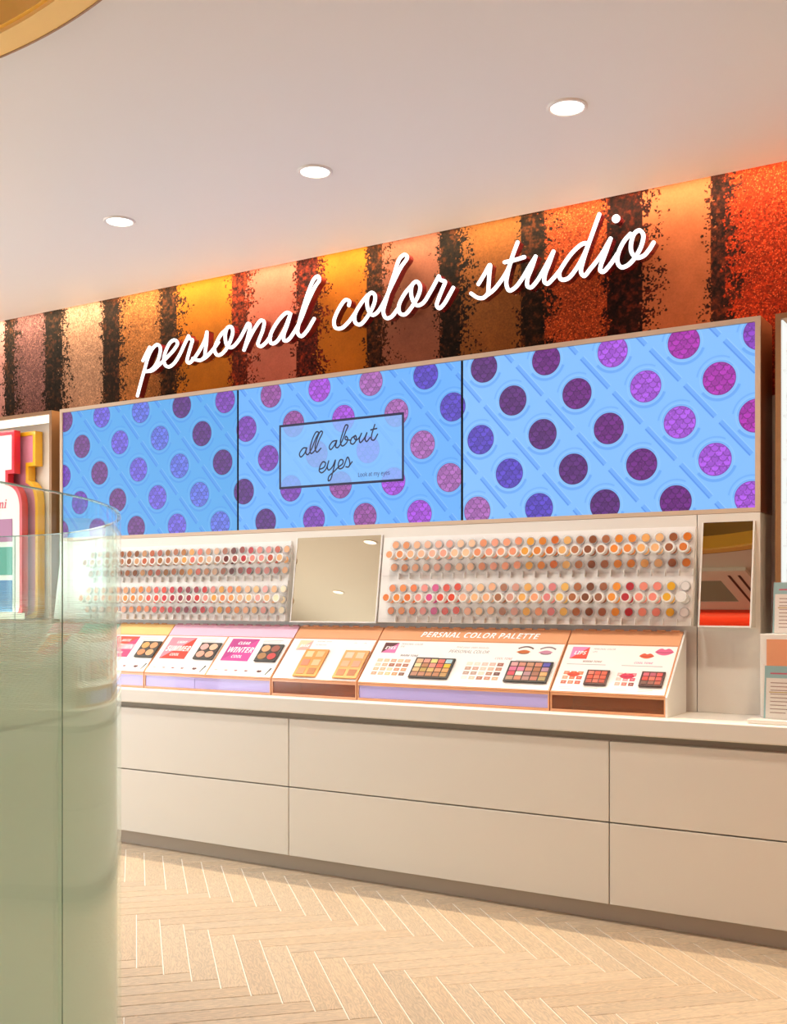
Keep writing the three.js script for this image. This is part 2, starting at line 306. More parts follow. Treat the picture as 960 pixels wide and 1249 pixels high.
// ---- unseen light bar, placed to brighten the top of the red wall
{
  const t = thing('unseen_wash_bar', 'unseen light bar brightening the top of the red wall', 'light', [-1.2, CEIL - 0.02, ROOM.red - 0.09]);
  mesh('housing', bx(5.6, 0.014, 0.04), M.white, t, [0, 0.013, 0]); mesh('diffuser', bx(5.6, 0.006, 0.03), glow(LIGHT.downWarm, 2.5), t, [0, 0.003, 0]);
  mesh('added_valance', bx(5.6, 0.055, 0.008), M.red, t, [0, -0.007, -0.035]);  // added lip that hides the bar from the narrow mirror
  areaLight(LIGHT.downWarm, 14, 5.6, 0.03, [-1.2, CEIL - 0.022, ROOM.red - 0.09], [-1.2, 0, ROOM.red]);
}
// ---- oval gilt ceiling ring around a smoked mirror recess
{
  const t = thing('oval_ceiling_ring', 'gold oval ceiling ring with stepped inner edge at the top left', 'ceiling ring', [OVAL.x, CEIL, OVAL.z]);
  const ell = (a, b) => { const p = new THREE.Path(); p.absellipse(0, 0, a, b, 0, Math.PI * 2, true); return p; };
  const ring = (a0, b0, a1, b1, y0, y1) => { const s = new THREE.Shape(); s.absellipse(0, 0, a0, b0, 0, Math.PI * 2, false); s.holes.push(ell(a1, b1)); return new THREE.ExtrudeGeometry(s, { depth: y1 - y0, bevelEnabled: false, curveSegments: 96 }).rotateX(Math.PI / 2).translate(0, y1, 0); };
  const { a, b, w } = OVAL;
  mesh('outer_rim', ring(a, b, a - 0.006, b - 0.006, -0.026, 0), M.bronze, t);
  mesh('flat_band', ring(a - 0.006, b - 0.006, a - w, b - w, -0.024, -0.002), M.gold, t);
  mesh('inner_wall', ring(a - w, b - w, a - w - 0.012, b - w - 0.012, -0.012, 0.085), M.goldDeep, t);
  mesh('smoked_mirror', ring(a - w + 0.03, b - w + 0.03, 0.001, 0.001, 0.085, 0.097), M.smokeMirror, t);
}
// ================================================================ THE SCREEN WALL
const CAB = { x0: -4.66, x1: -0.951 };
{
  const t = thing('screen_cabinet', 'long beige-edged wall cabinet framing the three blue screens', 'cabinet', [(CAB.x0 + CAB.x1) / 2, 1.494, WALL_Z]);
  const w = CAB.x1 - CAB.x0, h = 2.211 - 1.494, d = 0.18, e = 0.019;
  mesh('carcass', bxAt(-w / 2 + 0.002, w / 2 - 0.002, 0.002, h - 0.002, 0, d - 0.03), M.brownWood, t);
  mesh('top_rail', bxAt(-w / 2, w / 2, h - e, h, 0, d), M.frame, t);
  mesh('bottom_rail', bxAt(-w / 2, w / 2, 0, 0.017, 0, d), M.frame, t);
  mesh('side_stile', bxAt(-w / 2, -w / 2 + e, 0.017, h - e, 0, d), M.frame, t);
  mesh('side_stile', bxAt(w / 2 - e, w / 2, 0.017, h - e, 0, d), M.frame, t);
  mesh('side_panel', bxAt(w / 2 + 0.0003, w / 2 + 0.002, 0.0, h, 0, d - 0.004), M.sideRedBrown, t).userData.label = 'dark red-brown side face';  // thin dark red-brown sheet laid over the beige stile
}
// ---- what the screens show: rows of eyeshadow pans in their cases
{
  const PX = 0.2828, PY = 0.1505, SX = 0.1335;
  const chain = (n) => ({ '-9': '#7b3aa0' })[n] || null;
  // colour per diagonal chain, counted from the chain through (-2.084, 2.149); one list for all three screens
  const COL = { '-10': '#6a35b0', '-9': '#713a86', '-8': '#7060d8', '-7': '#6273e0', '-6': '#5a2a80', '-5': '#7d43b4', '-4': '#96509f', '-3': '#a64fd8', '-2': '#a867b4', '-1': '#5a48c0', 0: '#5c2c78', 1: '#6c2a80', 2: '#a858dc', 3: '#a834ac', 4: '#8a44bc', 5: '#7a3a9c' };
  const screens = [
    [-4.641, -3.4225, '#57a8ea', 0.80, 'left wall screen showing pale and violet eyeshadow pans'],
    [-3.4115, -2.1935, '#6cb2fb', 0.92, 'middle wall screen with the boxed words all about eyes'],
    [-2.1825, -0.970, '#83bfff', 1.0, 'right wall screen showing plum and magenta eyeshadow pans']];
  const shade = (hex, k) => { const c = new THREE.Color(hex).convertLinearToSRGB(); const f = (v) => Math.round(Math.max(0, Math.min(1, v * k)) * 255); return `rgb(${f(c.r)},${f(c.g)},${f(c.b)})`; };
  screens.forEach(([x0, x1, bg, lum, label], si) => {
    const y0 = 1.5115, y1 = 2.1915, W = 1100, Hh = Math.round(W * (y1 - y0) / (x1 - x0)), K = W / (x1 - x0);
    const tex = canvasTexture(W, Hh, (c) => {
      const X = (x) => (x - x0) * K, Y = (y) => (y1 - y) * K;
      c.fillStyle = bg; c.fillRect(0, 0, W, Hh);
      c.lineCap = 'butt';
      for (let n = -12; n <= 6; n++) for (let r = -1; r <= 6; r++) {
        const px = -2.084 + n * PX + r * SX, py = 2.1495 - r * PY;
        if (px < x0 - 0.4 || px > x1 + 0.4) continue;
        // hinge bars between the rows of cases
        const bx0 = px + 0.0768, by0 = py + 0.075, ux = 0.057, uy = -0.065;
        for (const [o, lw, st] of [[0, 0.020, 'rgba(60,130,235,0.28)'], [-0.005, 0.005, 'rgba(45,105,220,0.38)'], [0.009, 0.003, 'rgba(190,225,255,0.35)']]) {
          c.strokeStyle = st; c.lineWidth = lw * K; c.beginPath(); c.moveTo(X(bx0 - ux + o), Y(by0 - uy + o * 0.85)); c.lineTo(X(bx0 + ux + o), Y(by0 + uy + o * 0.85)); c.stroke();
        }
        // clear rim of the case
        for (const [rr, lw, a0, a1, st] of [[0.079, 0.012, 0.35, 2.5, 'rgba(50,120,225,0.30)'], [0.084, 0.006, 3.3, 5.2, 'rgba(50,120,225,0.22)'], [0.072, 0.005, 0, 6.28, 'rgba(200,230,255,0.14)'], [0.0665, 0.004, 3.2, 5.6, 'rgba(50,115,220,0.25)']]) {
          c.strokeStyle = st; c.lineWidth = lw * K; c.beginPath(); c.arc(X(px), Y(py), rr * K, a0, a1); c.stroke();
        }
        // pressed powder pan with its scale-and-heart embossing
        const R = 0.0605, base = COL[n] || '#7a3a9c';
        c.save(); c.beginPath(); c.arc(X(px), Y(py), R * K, 0, 7); c.clip();
        c.fillStyle = shade(base, 1.0); c.fillRect(X(px - R), Y(py + R), 2 * R * K, 2 * R * K);
        const s = 0.030;
        c.lineWidth = 0.003 * K;
        for (let b = 4; b >= -4; b--) for (let a = -3; a <= 3; a++) {   // overlapping scales, every third one a heart
          const hx = px + (a + (b & 1) * 0.5) * s, hy = py + b * s * 0.62;
          c.strokeStyle = shade(base, 0.76); c.fillStyle = shade(base, 0.94 + 0.16 * (((a + b * 2) % 3 + 3) % 3) / 2);
          c.beginPath();
          if (((a * 2 + b) % 4 + 4) % 4 === 0) { c.moveTo(X(hx), Y(hy - s * 0.55)); c.bezierCurveTo(X(hx - s * 0.75), Y(hy), X(hx - s * 0.4), Y(hy + s * 0.62), X(hx), Y(hy + s * 0.25)); c.bezierCurveTo(X(hx + s * 0.4), Y(hy + s * 0.62), X(hx + s * 0.75), Y(hy), X(hx), Y(hy - s * 0.55)); }
          else { c.moveTo(X(hx - s * 0.5), Y(hy + s * 0.3)); c.bezierCurveTo(X(hx - s * 0.5), Y(hy - s * 0.45), X(hx + s * 0.5), Y(hy - s * 0.45), X(hx + s * 0.5), Y(hy + s * 0.3)); }
          c.fill(); c.stroke();
        }
        for (let k = 0; k < 70; k++) { c.fillStyle = shade(base, 0.75 + rnd() * 0.65); c.fillRect(X(px + (rnd() - 0.5) * 2 * R), Y(py + (rnd() - 0.5) * 2 * R), 0.0028 * K, 0.0028 * K); }
        c.restore();
        c.strokeStyle = shade(base, 0.8); c.lineWidth = 0.003 * K; c.beginPath(); c.arc(X(px), Y(py), R * K, 0, 7); c.stroke();
      }
      if (si === 1) {   // the caption box and its handwriting
        c.fillStyle = 'rgba(128,190,252,0.80)'; c.fillRect(X(-3.164), Y(1.998), 0.686 * K, 0.30 * K);
        c.strokeStyle = '#10123c'; c.lineWidth = 0.0105 * K; c.strokeRect(X(-3.160), Y(1.994), 0.678 * K, 0.292 * K);
        c.lineWidth = 0.0062 * K; c.lineCap = 'round'; c.lineJoin = 'round'; c.strokeStyle = '#0d1034';
        for (const s of SCREEN_TEXT) {
          const v = []; for (let i = 0; i < s.length; i += 2) v.push(new THREE.Vector3(s[i], s[i + 1], 0));
          const pts = v.length > 2 ? new THREE.CatmullRomCurve3(v, false, 'centripetal').getPoints(v.length * 8) : v;
          c.beginPath(); pts.forEach((p, i) => (i ? c.lineTo(X(p.x), Y(p.y)) : c.moveTo(X(p.x), Y(p.y)))); c.stroke();
        }
        c.fillStyle = '#141a4c'; c.font = `${Math.round(0.0255 * K)}px sans-serif`; c.textBaseline = 'alphabetic';
        c.save(); c.translate(X(-2.720), Y(1.728)); const tw = c.measureText('Look at my eyes').width; c.scale(0.170 * K / tw, 1); c.fillText('Look at my eyes', 0, 0); c.restore();
      }
    });
    const t = thing('wall_screen', label, 'screen', [(x0 + x1) / 2, 1.511, -0.03], 'three screens of the video wall');
    const w = x1 - x0, h = y1 - y0;
    mesh('casing', bx(w + 0.007, h, 0.022), M.black, t, [0, h / 2, 0.011]);
    mesh('display', new THREE.PlaneGeometry(w, h), new THREE.MeshStandardMaterial({ color: 0x050505, emissive: 0xffffff, emissiveMap: tex, emissiveIntensity: LIGHT.screen, roughness: 0.5 }), t, [0, h / 2, 0.0225]);
    const e = new THREE.Color(bg); areaLight([e.r, e.g, e.b], LIGHT.screenThrow * lum, w, h, [(x0 + x1) / 2, 1.511 + h / 2, 0.004], [(x0 + x1) / 2, 1.511 + h / 2, 2]);
  });
}
// ---- illuminated script words
{
  const Wd = 0.0150;
  const solid = (flat, z0, z1, w, lift) => {
    const v = []; for (let i = 0; i < flat.length; i += 2) v.push(new THREE.Vector3(flat[i], flat[i + 1], 0));
    const crv = new THREE.CatmullRomCurve3(v, false, 'centripetal'), N = Math.max(8, v.length * 7);
    const P = crv.getPoints(N), pos = [], idx = [];
    z0 += lift; z1 += lift;
    for (let i = 0; i <= N; i++) {
      const a = P[Math.max(0, i - 1)], b = P[Math.min(N, i + 1)], tx = b.x - a.x, ty = b.y - a.y, l = Math.hypot(tx, ty) || 1, nx = -ty / l * w / 2, ny = tx / l * w / 2;
      pos.push(P[i].x + nx, P[i].y + ny, z1, P[i].x - nx, P[i].y - ny, z1, P[i].x + nx, P[i].y + ny, z0, P[i].x - nx, P[i].y - ny, z0);
    }
    for (let i = 0; i < N; i++) { const a = i * 4, b = a + 4; idx.push(a, a + 1, b + 1, a, b + 1, b, a + 2, b + 3, a + 3, a + 2, b + 2, b + 3, a, b, b + 2, a, b + 2, a + 2, a + 1, a + 3, b + 3, a + 1, b + 3, b + 1); }
    const g = new THREE.BufferGeometry(); g.setAttribute('position', new THREE.Float32BufferAttribute(pos, 3)); g.setIndex(idx);
    const out = [g.toNonIndexed()];
    for (const p of [P[0], P[N]]) { const c = new THREE.CylinderGeometry(w / 2, w / 2, z1 - z0, 20).rotateX(Math.PI / 2).translate(p.x, p.y, (z0 + z1) / 2).toNonIndexed(); c.deleteAttribute('uv'); c.deleteAttribute('normal'); out.push(c); }
    const m = mergeGeometries(out); m.computeVertexNormals(); return m;
  };
  const face = glow([1.0, 0.965, 0.95], LIGHT.sign), ret = phys([0.13, 0.008, 0.010], 0.22, { clearcoat: 0.6 }), pin = M.metal;
  for (const [word, strokes] of Object.entries(SCRIPT)) {
    const xs = strokes.flatMap((s) => s.filter((_, i) => i % 2 === 0)), ys = strokes.flatMap((s) => s.filter((_, i) => i % 2 === 1));
    const cx = (Math.min(...xs) + Math.max(...xs)) / 2, yb = Math.min(...ys);
    const t = thing('script_sign_word', `white glowing handwritten script word reading ${word} on the mural`, 'sign', [cx, yb, WALL_Z], 'words of the illuminated wall sign');
    const sh = (g) => g.translate(-cx, -yb, -WALL_Z);
    mesh('lit_face', sh(mergeGeometries(strokes.map((s, i) => solid(s, -0.120, -0.112, Wd, i * 0.0003)))), face, t);
    mesh('letter_return', sh(mergeGeometries(strokes.map((s, i) => solid(s, -0.160, -0.121, Wd, i * 0.0001)))), ret, t);
    if (word === 'studio') {
      const [dx, dy] = STUDIO_DOT;
      mesh('dot_face', sh(new THREE.CylinderGeometry(0.0165, 0.0165, 0.008, 28).rotateX(Math.PI / 2).translate(dx, dy, -0.116)), face, t);
      mesh('dot_return', sh(new THREE.CylinderGeometry(0.0165, 0.0165, 0.039, 28).rotateX(Math.PI / 2).translate(dx, dy, -0.1405)), ret, t);
      mesh('standoff', sh(new THREE.CylinderGeometry(0.004, 0.004, 0.02, 10).rotateX(Math.PI / 2).translate(dx, dy, -0.17)), pin, t);
    }
    for (const s of strokes) { const k = Math.floor(s.length / 4) * 2; mesh('standoff', sh(new THREE.CylinderGeometry(0.004, 0.004, 0.021, 10).rotateX(Math.PI / 2).translate(s[k], s[k + 1], -0.1695)), pin, t); }
  }
}
// ================================================================ THE VANITY COUNTER
{
  const w = (n, x0, x1, label) => {
    const t = thing('drawer_unit', label, 'drawer unit', [(x0 + x1) / 2, 0, 0], 'white two-drawer base units under the worktop');
    const h = (x1 - x0) / 2;
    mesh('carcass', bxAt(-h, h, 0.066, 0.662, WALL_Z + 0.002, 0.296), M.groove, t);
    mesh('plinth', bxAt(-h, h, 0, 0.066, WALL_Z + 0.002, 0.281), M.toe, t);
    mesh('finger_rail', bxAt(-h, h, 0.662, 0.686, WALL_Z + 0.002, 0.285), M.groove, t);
    mesh('drawer_front', bxAt(-h + 0.002, h - 0.002, 0.367, 0.659, 0.3, 0.32, 0.0025), M.drawer, t);
    mesh('drawer_front', bxAt(-h + 0.002, h - 0.002, 0.068, 0.362, 0.3, 0.32, 0.0025), M.drawer, t);
    void n;
  };
  w(0, -5.766, -4.314, 'white two-drawer base unit hidden behind the glass island');
  w(1, -4.314, -2.862, 'white two-drawer base unit beside the glass island');
  w(2, -2.862, -1.410, 'middle white two-drawer base unit between two vertical seams');
  w(3, -1.410, 0.042, 'white two-drawer base unit at the right edge');
  const top = mesh('worktop', bxAt(-6.2, 0.9, 0.686, 0.75, WALL_Z + 0.002, 0.334, 0.006), M.cream);
  tag(top, 'continuous cream worktop with eased front edge above the drawers', 'worktop');
}
// ---- back panel between worktop and screens
{
  const t = thing('vanity_back_panel', 'cream panel behind the mirrors and tester boards', 'panel', [0, 0.75, WALL_Z]);
  mesh('main_panel', bxAt(CAB.x0, -1.1845, 0.0005, 0.7425, 0.003, 0.18), M.cream, t);
  mesh('end_column', bxAt(-1.1815, CAB.x1, 0.0005, 0.7425, 0.003, 0.18, 0.0015), M.cream, t);
}
// tilted boards: top edge at the panel, foot 55 mm forward
const TILT = Math.atan2(0.055, 0.385);
const tiltAt = (x, tt, n) => [x, 1.46 - tt * Math.cos(TILT) + n * Math.sin(TILT), tt * Math.sin(TILT) + n * Math.cos(TILT)];
// wedge that carries a tilted board: profile in (z, y)
const wedge = (x0, x1, t0, t1, gapn) => {
  const a = tiltAt(0, t0, -gapn), b = tiltAt(0, t1, -gapn);
  return prism([[0.0005, a[1]], [Math.max(0.001, a[2]), a[1]], [b[2], b[1]], [0.0005, b[1]]], x1 - x0).rotateY(-Math.PI / 2).translate(x1, 0, 0);
};
{
  const mk = (x0, x1, t0, t1, label) => {
    const t = thing('tilted_mirror', label, 'mirror', [0, 0, 0]);
    const w = x1 - x0, h = t1 - t0, c = tiltAt((x0 + x1) / 2, (t0 + t1) / 2, 0.006);
    mesh('wedge_frame', wedge(x0 - 0.006, x1 + 0.006, t0 - 0.0, t1 + 0.006, -0.003), M.cream, t);
    mesh('edge_trim', merge([bxAt(-w / 2 - 0.006, w / 2 + 0.006, -h / 2 - 0.006, -h / 2, -0.004, 0.004), bxAt(-w / 2 - 0.006, -w / 2, -h / 2, h / 2, -0.004, 0.004), bxAt(w / 2, w / 2 + 0.006, -h / 2, h / 2, -0.004, 0.004)]), M.whitePlastic, t, c, [-TILT, 0, 0]);
    mesh('mirror_glass', bx(w, h, 0.004), M.mirror, t, tiltAt((x0 + x1) / 2, (t0 + t1) / 2, 0.0062), [-TILT, 0, 0]);
  };
  mk(-3.043, -2.583, 0.0, 0.388, 'square tilted mirror between the two tester boards');
  mk(-1.156, -0.974, 0.0, 0.388, 'narrow tilted mirror at the right end reflecting the red wall');
}
// ---- tester boards: clear holders, stock pots and white tester cups
const SHADES = {
  rt: 'f0a878 e0905c f5b78e f6bd9c f3b59c eea790 f6c6a0 f5c49c e89468 f0a184 f0a07a ee9a74 e8a23c e0883a d06c30 f0b870 b97850 8a5236 b07050 f09038 e88c40 f4b46c f2bc84 9c5c3c d87830',
  rb: 'e8884c ea8c40 e87838 ee9488 d8508c e0503c e04c34 f2b494 f6c08c f4b488 a87050 d89c88 f0b460 f2a67c e08484 f0bc60 b06c44 7c4a30 9c6448 f0983c b83038 f0907c f08c7c eab030 e8e4e0',
  lt: 'b07048 c08058 a86848 b87850 a05c38 a86438 8c5430 c89468 b86040 b05c48 a06838 b06c4c b07038 e89c50 dc7464 d09068 d8b090 a86850 6c2c28 984840 b83038 e08c80 e09088 c05c48 eab080',
  lb: 'f0a878 f2b080 ec9860 f0a070 ec9048 f0a070 ec9048 e8843c ee9464 e05c54 e05444 cc4048 a83040 8c3844 a03844 c83c3c e08c80 e0a048 ec8858 f09c5c f4b890 f0be84 eca49c f2b888 f4e4c0',
};
function shadeName(hex) {
  const c = new THREE.Color('#' + hex), h = {}; c.getHSL(h, THREE.SRGBColorSpace);
  const d = h.h * 360, l = h.l;
  if (l > 0.85) return 'off-white';
  if (d > 320 || d < 6) return l < 0.36 ? 'burgundy' : l < 0.5 ? 'crimson' : l < 0.62 ? 'red-pink' : 'dusty pink';
  if (d < 16) return l < 0.4 ? 'mahogany' : l < 0.58 ? 'brick red' : l < 0.72 ? 'coral' : 'blush';
  if (d < 27) return l < 0.38 ? 'dark brown' : l < 0.56 ? 'cinnamon' : l < 0.72 ? 'apricot' : 'peach';
  return l < 0.38 ? 'umber' : l < 0.56 ? 'bronze' : l < 0.66 ? 'amber' : 'pale peach';
}
{
  const panMat = new Map();
  const pan = (hex, gloss) => { const k = hex + gloss; if (!panMat.has(k)) panMat.set(k, phys('#' + hex, gloss ? 0.25 : 0.75, gloss ? { clearcoat: 1, clearcoatRoughness: 0.05 } : {})); return panMat.get(k); };
  const NX = Math.PI / 2 - TILT;
  // tester cup: tapered white pot with a rim, the pressed powder sits inside the rim (axis = y)
  const cup = new THREE.LatheGeometry([[0.0001, 0], [0.0190, 0], [0.0206, 0.004], [0.0212, 0.026], [0.0204, 0.0275], [0.0156, 0.0275], [0.0150, 0.0255], [0.0001, 0.0255]].map((p) => new THREE.Vector2(...p)), 26);
  const powder = new THREE.CylinderGeometry(0.0147, 0.0149, 0.0025, 24).translate(0, 0.0262, 0);
  const stalk = new THREE.CylinderGeometry(0.006, 0.006, 0.022, 10).translate(0, -0.0105, 0);
  const potBody = new THREE.LatheGeometry([[0.0001, 0], [0.0188, 0], [0.0192, 0.009], [0.0182, 0.0105], [0.0160, 0.0105], [0.0158, 0.0095], [0.0001, 0.0095]].map((p) => new THREE.Vector2(...p)), 22);
  const potPan = new THREE.CylinderGeometry(0.0157, 0.0157, 0.003, 20).translate(0, 0.0098, 0);
  // clear chute around three pots: stadium-shaped wall
  const holder = (() => {
    const s = new THREE.Shape(), r = 0.0232, l = 0.1005 / 2, q = 0.0206;
    const st = (p, rr, cw) => { if (!cw) { p.absarc(0, l, rr, 0, Math.PI, false); p.absarc(0, -l, rr, Math.PI, 2 * Math.PI, false); } else { p.absarc(0, -l, rr, 0, -Math.PI, true); p.absarc(0, l, rr, Math.PI, 0, true); } };
    st(s, r, false); s.closePath(); const h = new THREE.Path(); st(h, q, true); h.closePath(); s.holes.push(h);
    return new THREE.ExtrudeGeometry(s, { depth: 0.017, bevelEnabled: false, curveSegments: 8 });
  })();
  const board = (side, x0, x1, xc0, pitch, n, rows, lab) => {
    const t = thing('tester_board', lab, 'tester board', [0, 0, 0], 'tilted makeup tester boards');
    const T0 = 0.012, T1 = 0.390, w = x1 - x0;
    mesh('wedge_frame', wedge(x0 - 0.004, x1 + 0.004, T0, T1, 0.001), M.cream, t);
    mesh('board', bx(w, T1 - T0, 0.006, 0.001), M.white, t, tiltAt((x0 + x1) / 2, (T0 + T1) / 2, 0.002), [-TILT, 0, 0]);
    // clear ledges that carry the holders
    for (const tt of [0.186, 0.374]) mesh('ledge', bx(w - 0.03, 0.003, 0.02), M.clear, t, tiltAt((x0 + x1) / 2, tt, 0.015), [-TILT, 0, 0]);
    rows.forEach((shades, ri) => {
      const hexes = shades.split(' '), tm = ri ? 0.2905 : 0.102, rowName = ri ? 'lower' : 'upper';
      for (let i = 0; i < n; i++) {
        const x = xc0 + i * pitch, hex = hexes[i], nm = shadeName(hex), lift = rnd() > 0.9 ? -0.003 : 0;
        mesh('clear_holder', holder, M.clear, t, tiltAt(x, tm, 0.006), [-TILT, 0, 0]);
        mesh('divider_rib', bx(0.0022, 0.026, 0.016), M.whitePlastic, t, tiltAt(x + pitch / 2, tm + 0.085, 0.012), [-TILT, 0, 0]);
        const ord = side === 'right' ? ORD[i] : ORD[n - 1 - i];
        [['top', -0.050], ['middle', 0], ['bottom', 0.0495]].forEach(([pn, dt]) => {
          const p = thing('stock_pot', `${pn} ${nm} stock pot, ${ord} column from square mirror, ${rowName} row, ${side} board`, 'makeup pot', tiltAt(x, tm + dt + lift, 0.0055), 'stock pots in the clear holders');
          p.rotation.x = NX;
          mesh('pot', potBody, M.potClear, p); mesh('powder', potPan, pan(hex, 1), p);
        });
        const tp = thing('tester_cup', `${nm} tester in white cup, ${ord} from the square mirror, ${rowName} row, ${side} board`, 'makeup tester', tiltAt(x, tm - 0.002, 0.038), 'white tester cups on the boards');
        tp.rotation.x = NX;
        mesh('cup', cup, M.whitePlastic, tp); mesh('powder', powder, pan(hex, 0), tp); mesh('stalk', stalk, M.whitePlastic, tp);
      }
    });
  };
  board('right', -2.571, -1.186, -2.500, 0.05365, 25, [SHADES.rt, SHADES.rb], 'tilted white tester board to the right of the square mirror');
  board('left', -4.640, -3.083, -3.0975 - 24 * 0.0534, 0.0534, 25, [SHADES.lt, SHADES.lb], 'tilted white tester board to the left of the square mirror');
}
// ================================================================ SLOPED PALETTE DISPLAYS ON THE WORKTOP
const SL = { y0: 0.825, z0: 0.26, phi: Math.atan2(1.054 - 0.825, 0.26 - 0.036), len: 0.32 };
const slopeAt = (x, s, n) => [x, SL.y0 + s * Math.sin(SL.phi) + n * Math.cos(SL.phi), SL.z0 - s * Math.cos(SL.phi) + n * Math.sin(SL.phi)];
const SLROT = [-(Math.PI / 2 - SL.phi), 0, 0];
{
  const palette = (o) => {   // shallow tray with rows of powder pans
    const { x0, x1, s0, s1, rows, edge = M.dark, label, name = 'makeup_palette', slant = 0, gapk = 0.16, round = false } = o;
    const t = thing(name, label, 'makeup palette', slopeAt((x0 + x1) / 2, s0, 0.0035)); t.rotation.set(...SLROT);
    const w = x1 - x0, h = s1 - s0, mg = 0.006;
    mesh('tray', bx(w, h, 0.006, 0.0012), edge, t, [0, h / 2, 0.003]);
    rows.forEach((r, j) => r.forEach((hex, i) => {
      const cw = (w - 2 * mg) / r.length, ch = (h - 2 * mg) / rows.length;
      const g = round ? new THREE.CylinderGeometry(Math.min(cw, ch) * 0.44, Math.min(cw, ch) * 0.44, 0.003, 20).rotateX(Math.PI / 2).scale(cw / Math.min(cw, ch) * 0.98, ch / Math.min(cw, ch) * 0.98, 1) : bx(cw * (1 - gapk), ch * (1 - gapk), 0.003, 0.0008);
      mesh('pan', g, std('#' + hex, 0.55), t, [-w / 2 + mg + cw * (i + 0.5) , h - mg - ch * (j + 0.5), 0.0062]);
    }));
    void slant; return t;
  };
  const sheetTex = (w, h, draw) => canvasTexture(1024, Math.round(1024 * h / w), (c, W, Hh) => {
    c.fillStyle = '#fbf8f4'; c.fillRect(0, 0, W, Hh);
    const k = W / w; draw(c, (x) => x * k, (s) => Hh - s * k, k);
  });
  const txt = (c, s, x, y, px, color, o = {}) => {
    c.save(); c.translate(x, y); c.font = `${o.italic ? 'italic ' : ''}${o.bold ? 'bold ' : ''}${Math.round(px)}px ${o.font || 'sans-serif'}`; c.fillStyle = color; c.textAlign = o.align || 'left'; c.textBaseline = 'middle';
    if (o.width) { const m = c.measureText(s).width; c.scale(o.width / m, 1); } c.fillText(s, 0, 0); c.restore();
  };
  const lip = (c, x, y, w, h, color) => { c.fillStyle = color; c.beginPath(); c.moveTo(x - w / 2, y); c.quadraticCurveTo(x - w * 0.25, y - h * 0.75, x - w * 0.1, y - h * 0.5); c.quadraticCurveTo(x, y - h * 0.3, x + w * 0.1, y - h * 0.5); c.quadraticCurveTo(x + w * 0.25, y - h * 0.75, x + w / 2, y); c.quadraticCurveTo(x, y + h, x - w / 2, y); c.fill(); c.strokeStyle = 'rgba(70,0,10,0.6)'; c.lineWidth = h * 0.06; c.beginPath(); c.moveTo(x - w * 0.42, y); c.quadraticCurveTo(x, y + h * 0.16, x + w * 0.42, y); c.stroke(); };
  const swatches = (c, X, Y, k, x0, x1, s0, s1, rows) => rows.forEach((r, j) => r.forEach((hex, i) => { const cw = (x1 - x0) / r.length, ch = (s1 - s0) / rows.length; c.fillStyle = '#' + hex; c.fillRect(X(x0 + cw * (i + 0.08)), Y(s1 - ch * (j + 0.12)), cw * 0.78 * k, ch * 0.72 * k); c.fillStyle = 'rgba(255,255,255,0.55)'; c.fillRect(X(x0 + cw * (i + 0.3)), Y(s1 - ch * (j + 0.4)), cw * 0.3 * k, ch * 0.10 * k); }));
  const card = (c, X, Y, x0, x1, s0, s1, ca, cb, lines) => {
    c.fillStyle = ca; c.fillRect(X(x0), Y(s1), X(x1) - X(x0), Y(s0) - Y(s1));
    c.fillStyle = cb; c.beginPath(); c.moveTo(X(x1), Y(s1)); c.lineTo(X(x1), Y(s0)); c.lineTo(X(x0), Y(s0)); c.fill();
    const hh = Y(s0) - Y(s1); lines.forEach(([s, fy, fs, wd]) => txt(c, s, (X(x0) + X(x1)) / 2, Y(s1) + hh * fy, hh * fs, '#fff', { bold: true, italic: true, align: 'center', width: wd ? (X(x1) - X(x0)) * wd : 0 }));
  };
  const greyLines = (c, X, Y, x, s, w, n, lh) => { c.fillStyle = 'rgba(120,115,115,0.5)'; for (let i = 0; i < n; i++) c.fillRect(X(x), Y(s - i * lh), (X(w) - X(0)) * (0.75 + 0.25 * NT[i * 31 + 7]), Math.max(1, (Y(0) - Y(lh)) * 0.34)); };
  const miniFaces = (c, X, Y, xs, s) => xs.forEach((x, i) => { const r = (X(0.016) - X(0)) * (i === xs.length - 1 ? 1.25 : 0.9); c.fillStyle = '#fbe4de'; c.fillRect(X(x) - r * 1.2, Y(s) - r * 0.9, r * 2.4, r * 1.8); lip(c, X(x), Y(s), r * 1.5, r * (0.35 + 0.08 * i), ['#f0a8a0', '#c06068', '#903848', '#6c2c3c', '#4c1020'][i % 5]); });

  const unit = (o) => {
    const { x0, x1, label, sheets, header, front, frontMat } = o;
    const t = thing('palette_display', label, 'display stand', [0, 0, 0], 'sloped makeup palette displays on the worktop');
    const w = x1 - x0, cx = (x0 + x1) / 2, e = 0.006;
    const prof = [[0.040, 0.752], [0.250, 0.752], [0.250, 0.8175], [0.036, 1.0430], [0.036, 0.752]];
    if (front === 'open') {   // hollow tray behind a clear copper pane
      const q = [[0.044, 0.7505], [0.2475, 0.7505], [0.2475, 0.8120], [0.044, 1.0290]];
      for (const xs of [x1 - 0.001, x0 + 0.005]) mesh('side_wall', prism(q, 0.004).rotateY(-Math.PI / 2).translate(xs, 0, 0), M.copper, t);
      mesh('tray_floor', bxAt(x0 + 0.006, x1 - 0.006, 0.7505, 0.7545, 0.044, 0.2475), M.copper, t);
      mesh('tray_back', bxAt(x0 + 0.006, x1 - 0.006, 0.7546, 0.93, 0.044, 0.048), M.copper, t);
    } else mesh('body', prism([[prof[0][0] + 0.004, 0.7505], [0.247, 0.7505], [0.247, 0.8130], [0.040, 1.0355]], w - 0.006).rotateY(-Math.PI / 2).translate(x1 - 0.003, 0, 0), M.copper, t);
    // sloping lid of copper acrylic
    mesh('sloped_lid', bx(w - 0.001, SL.len, 0.006, 0.001), M.copper, t, slopeAt(cx, SL.len / 2, -0.004), SLROT);
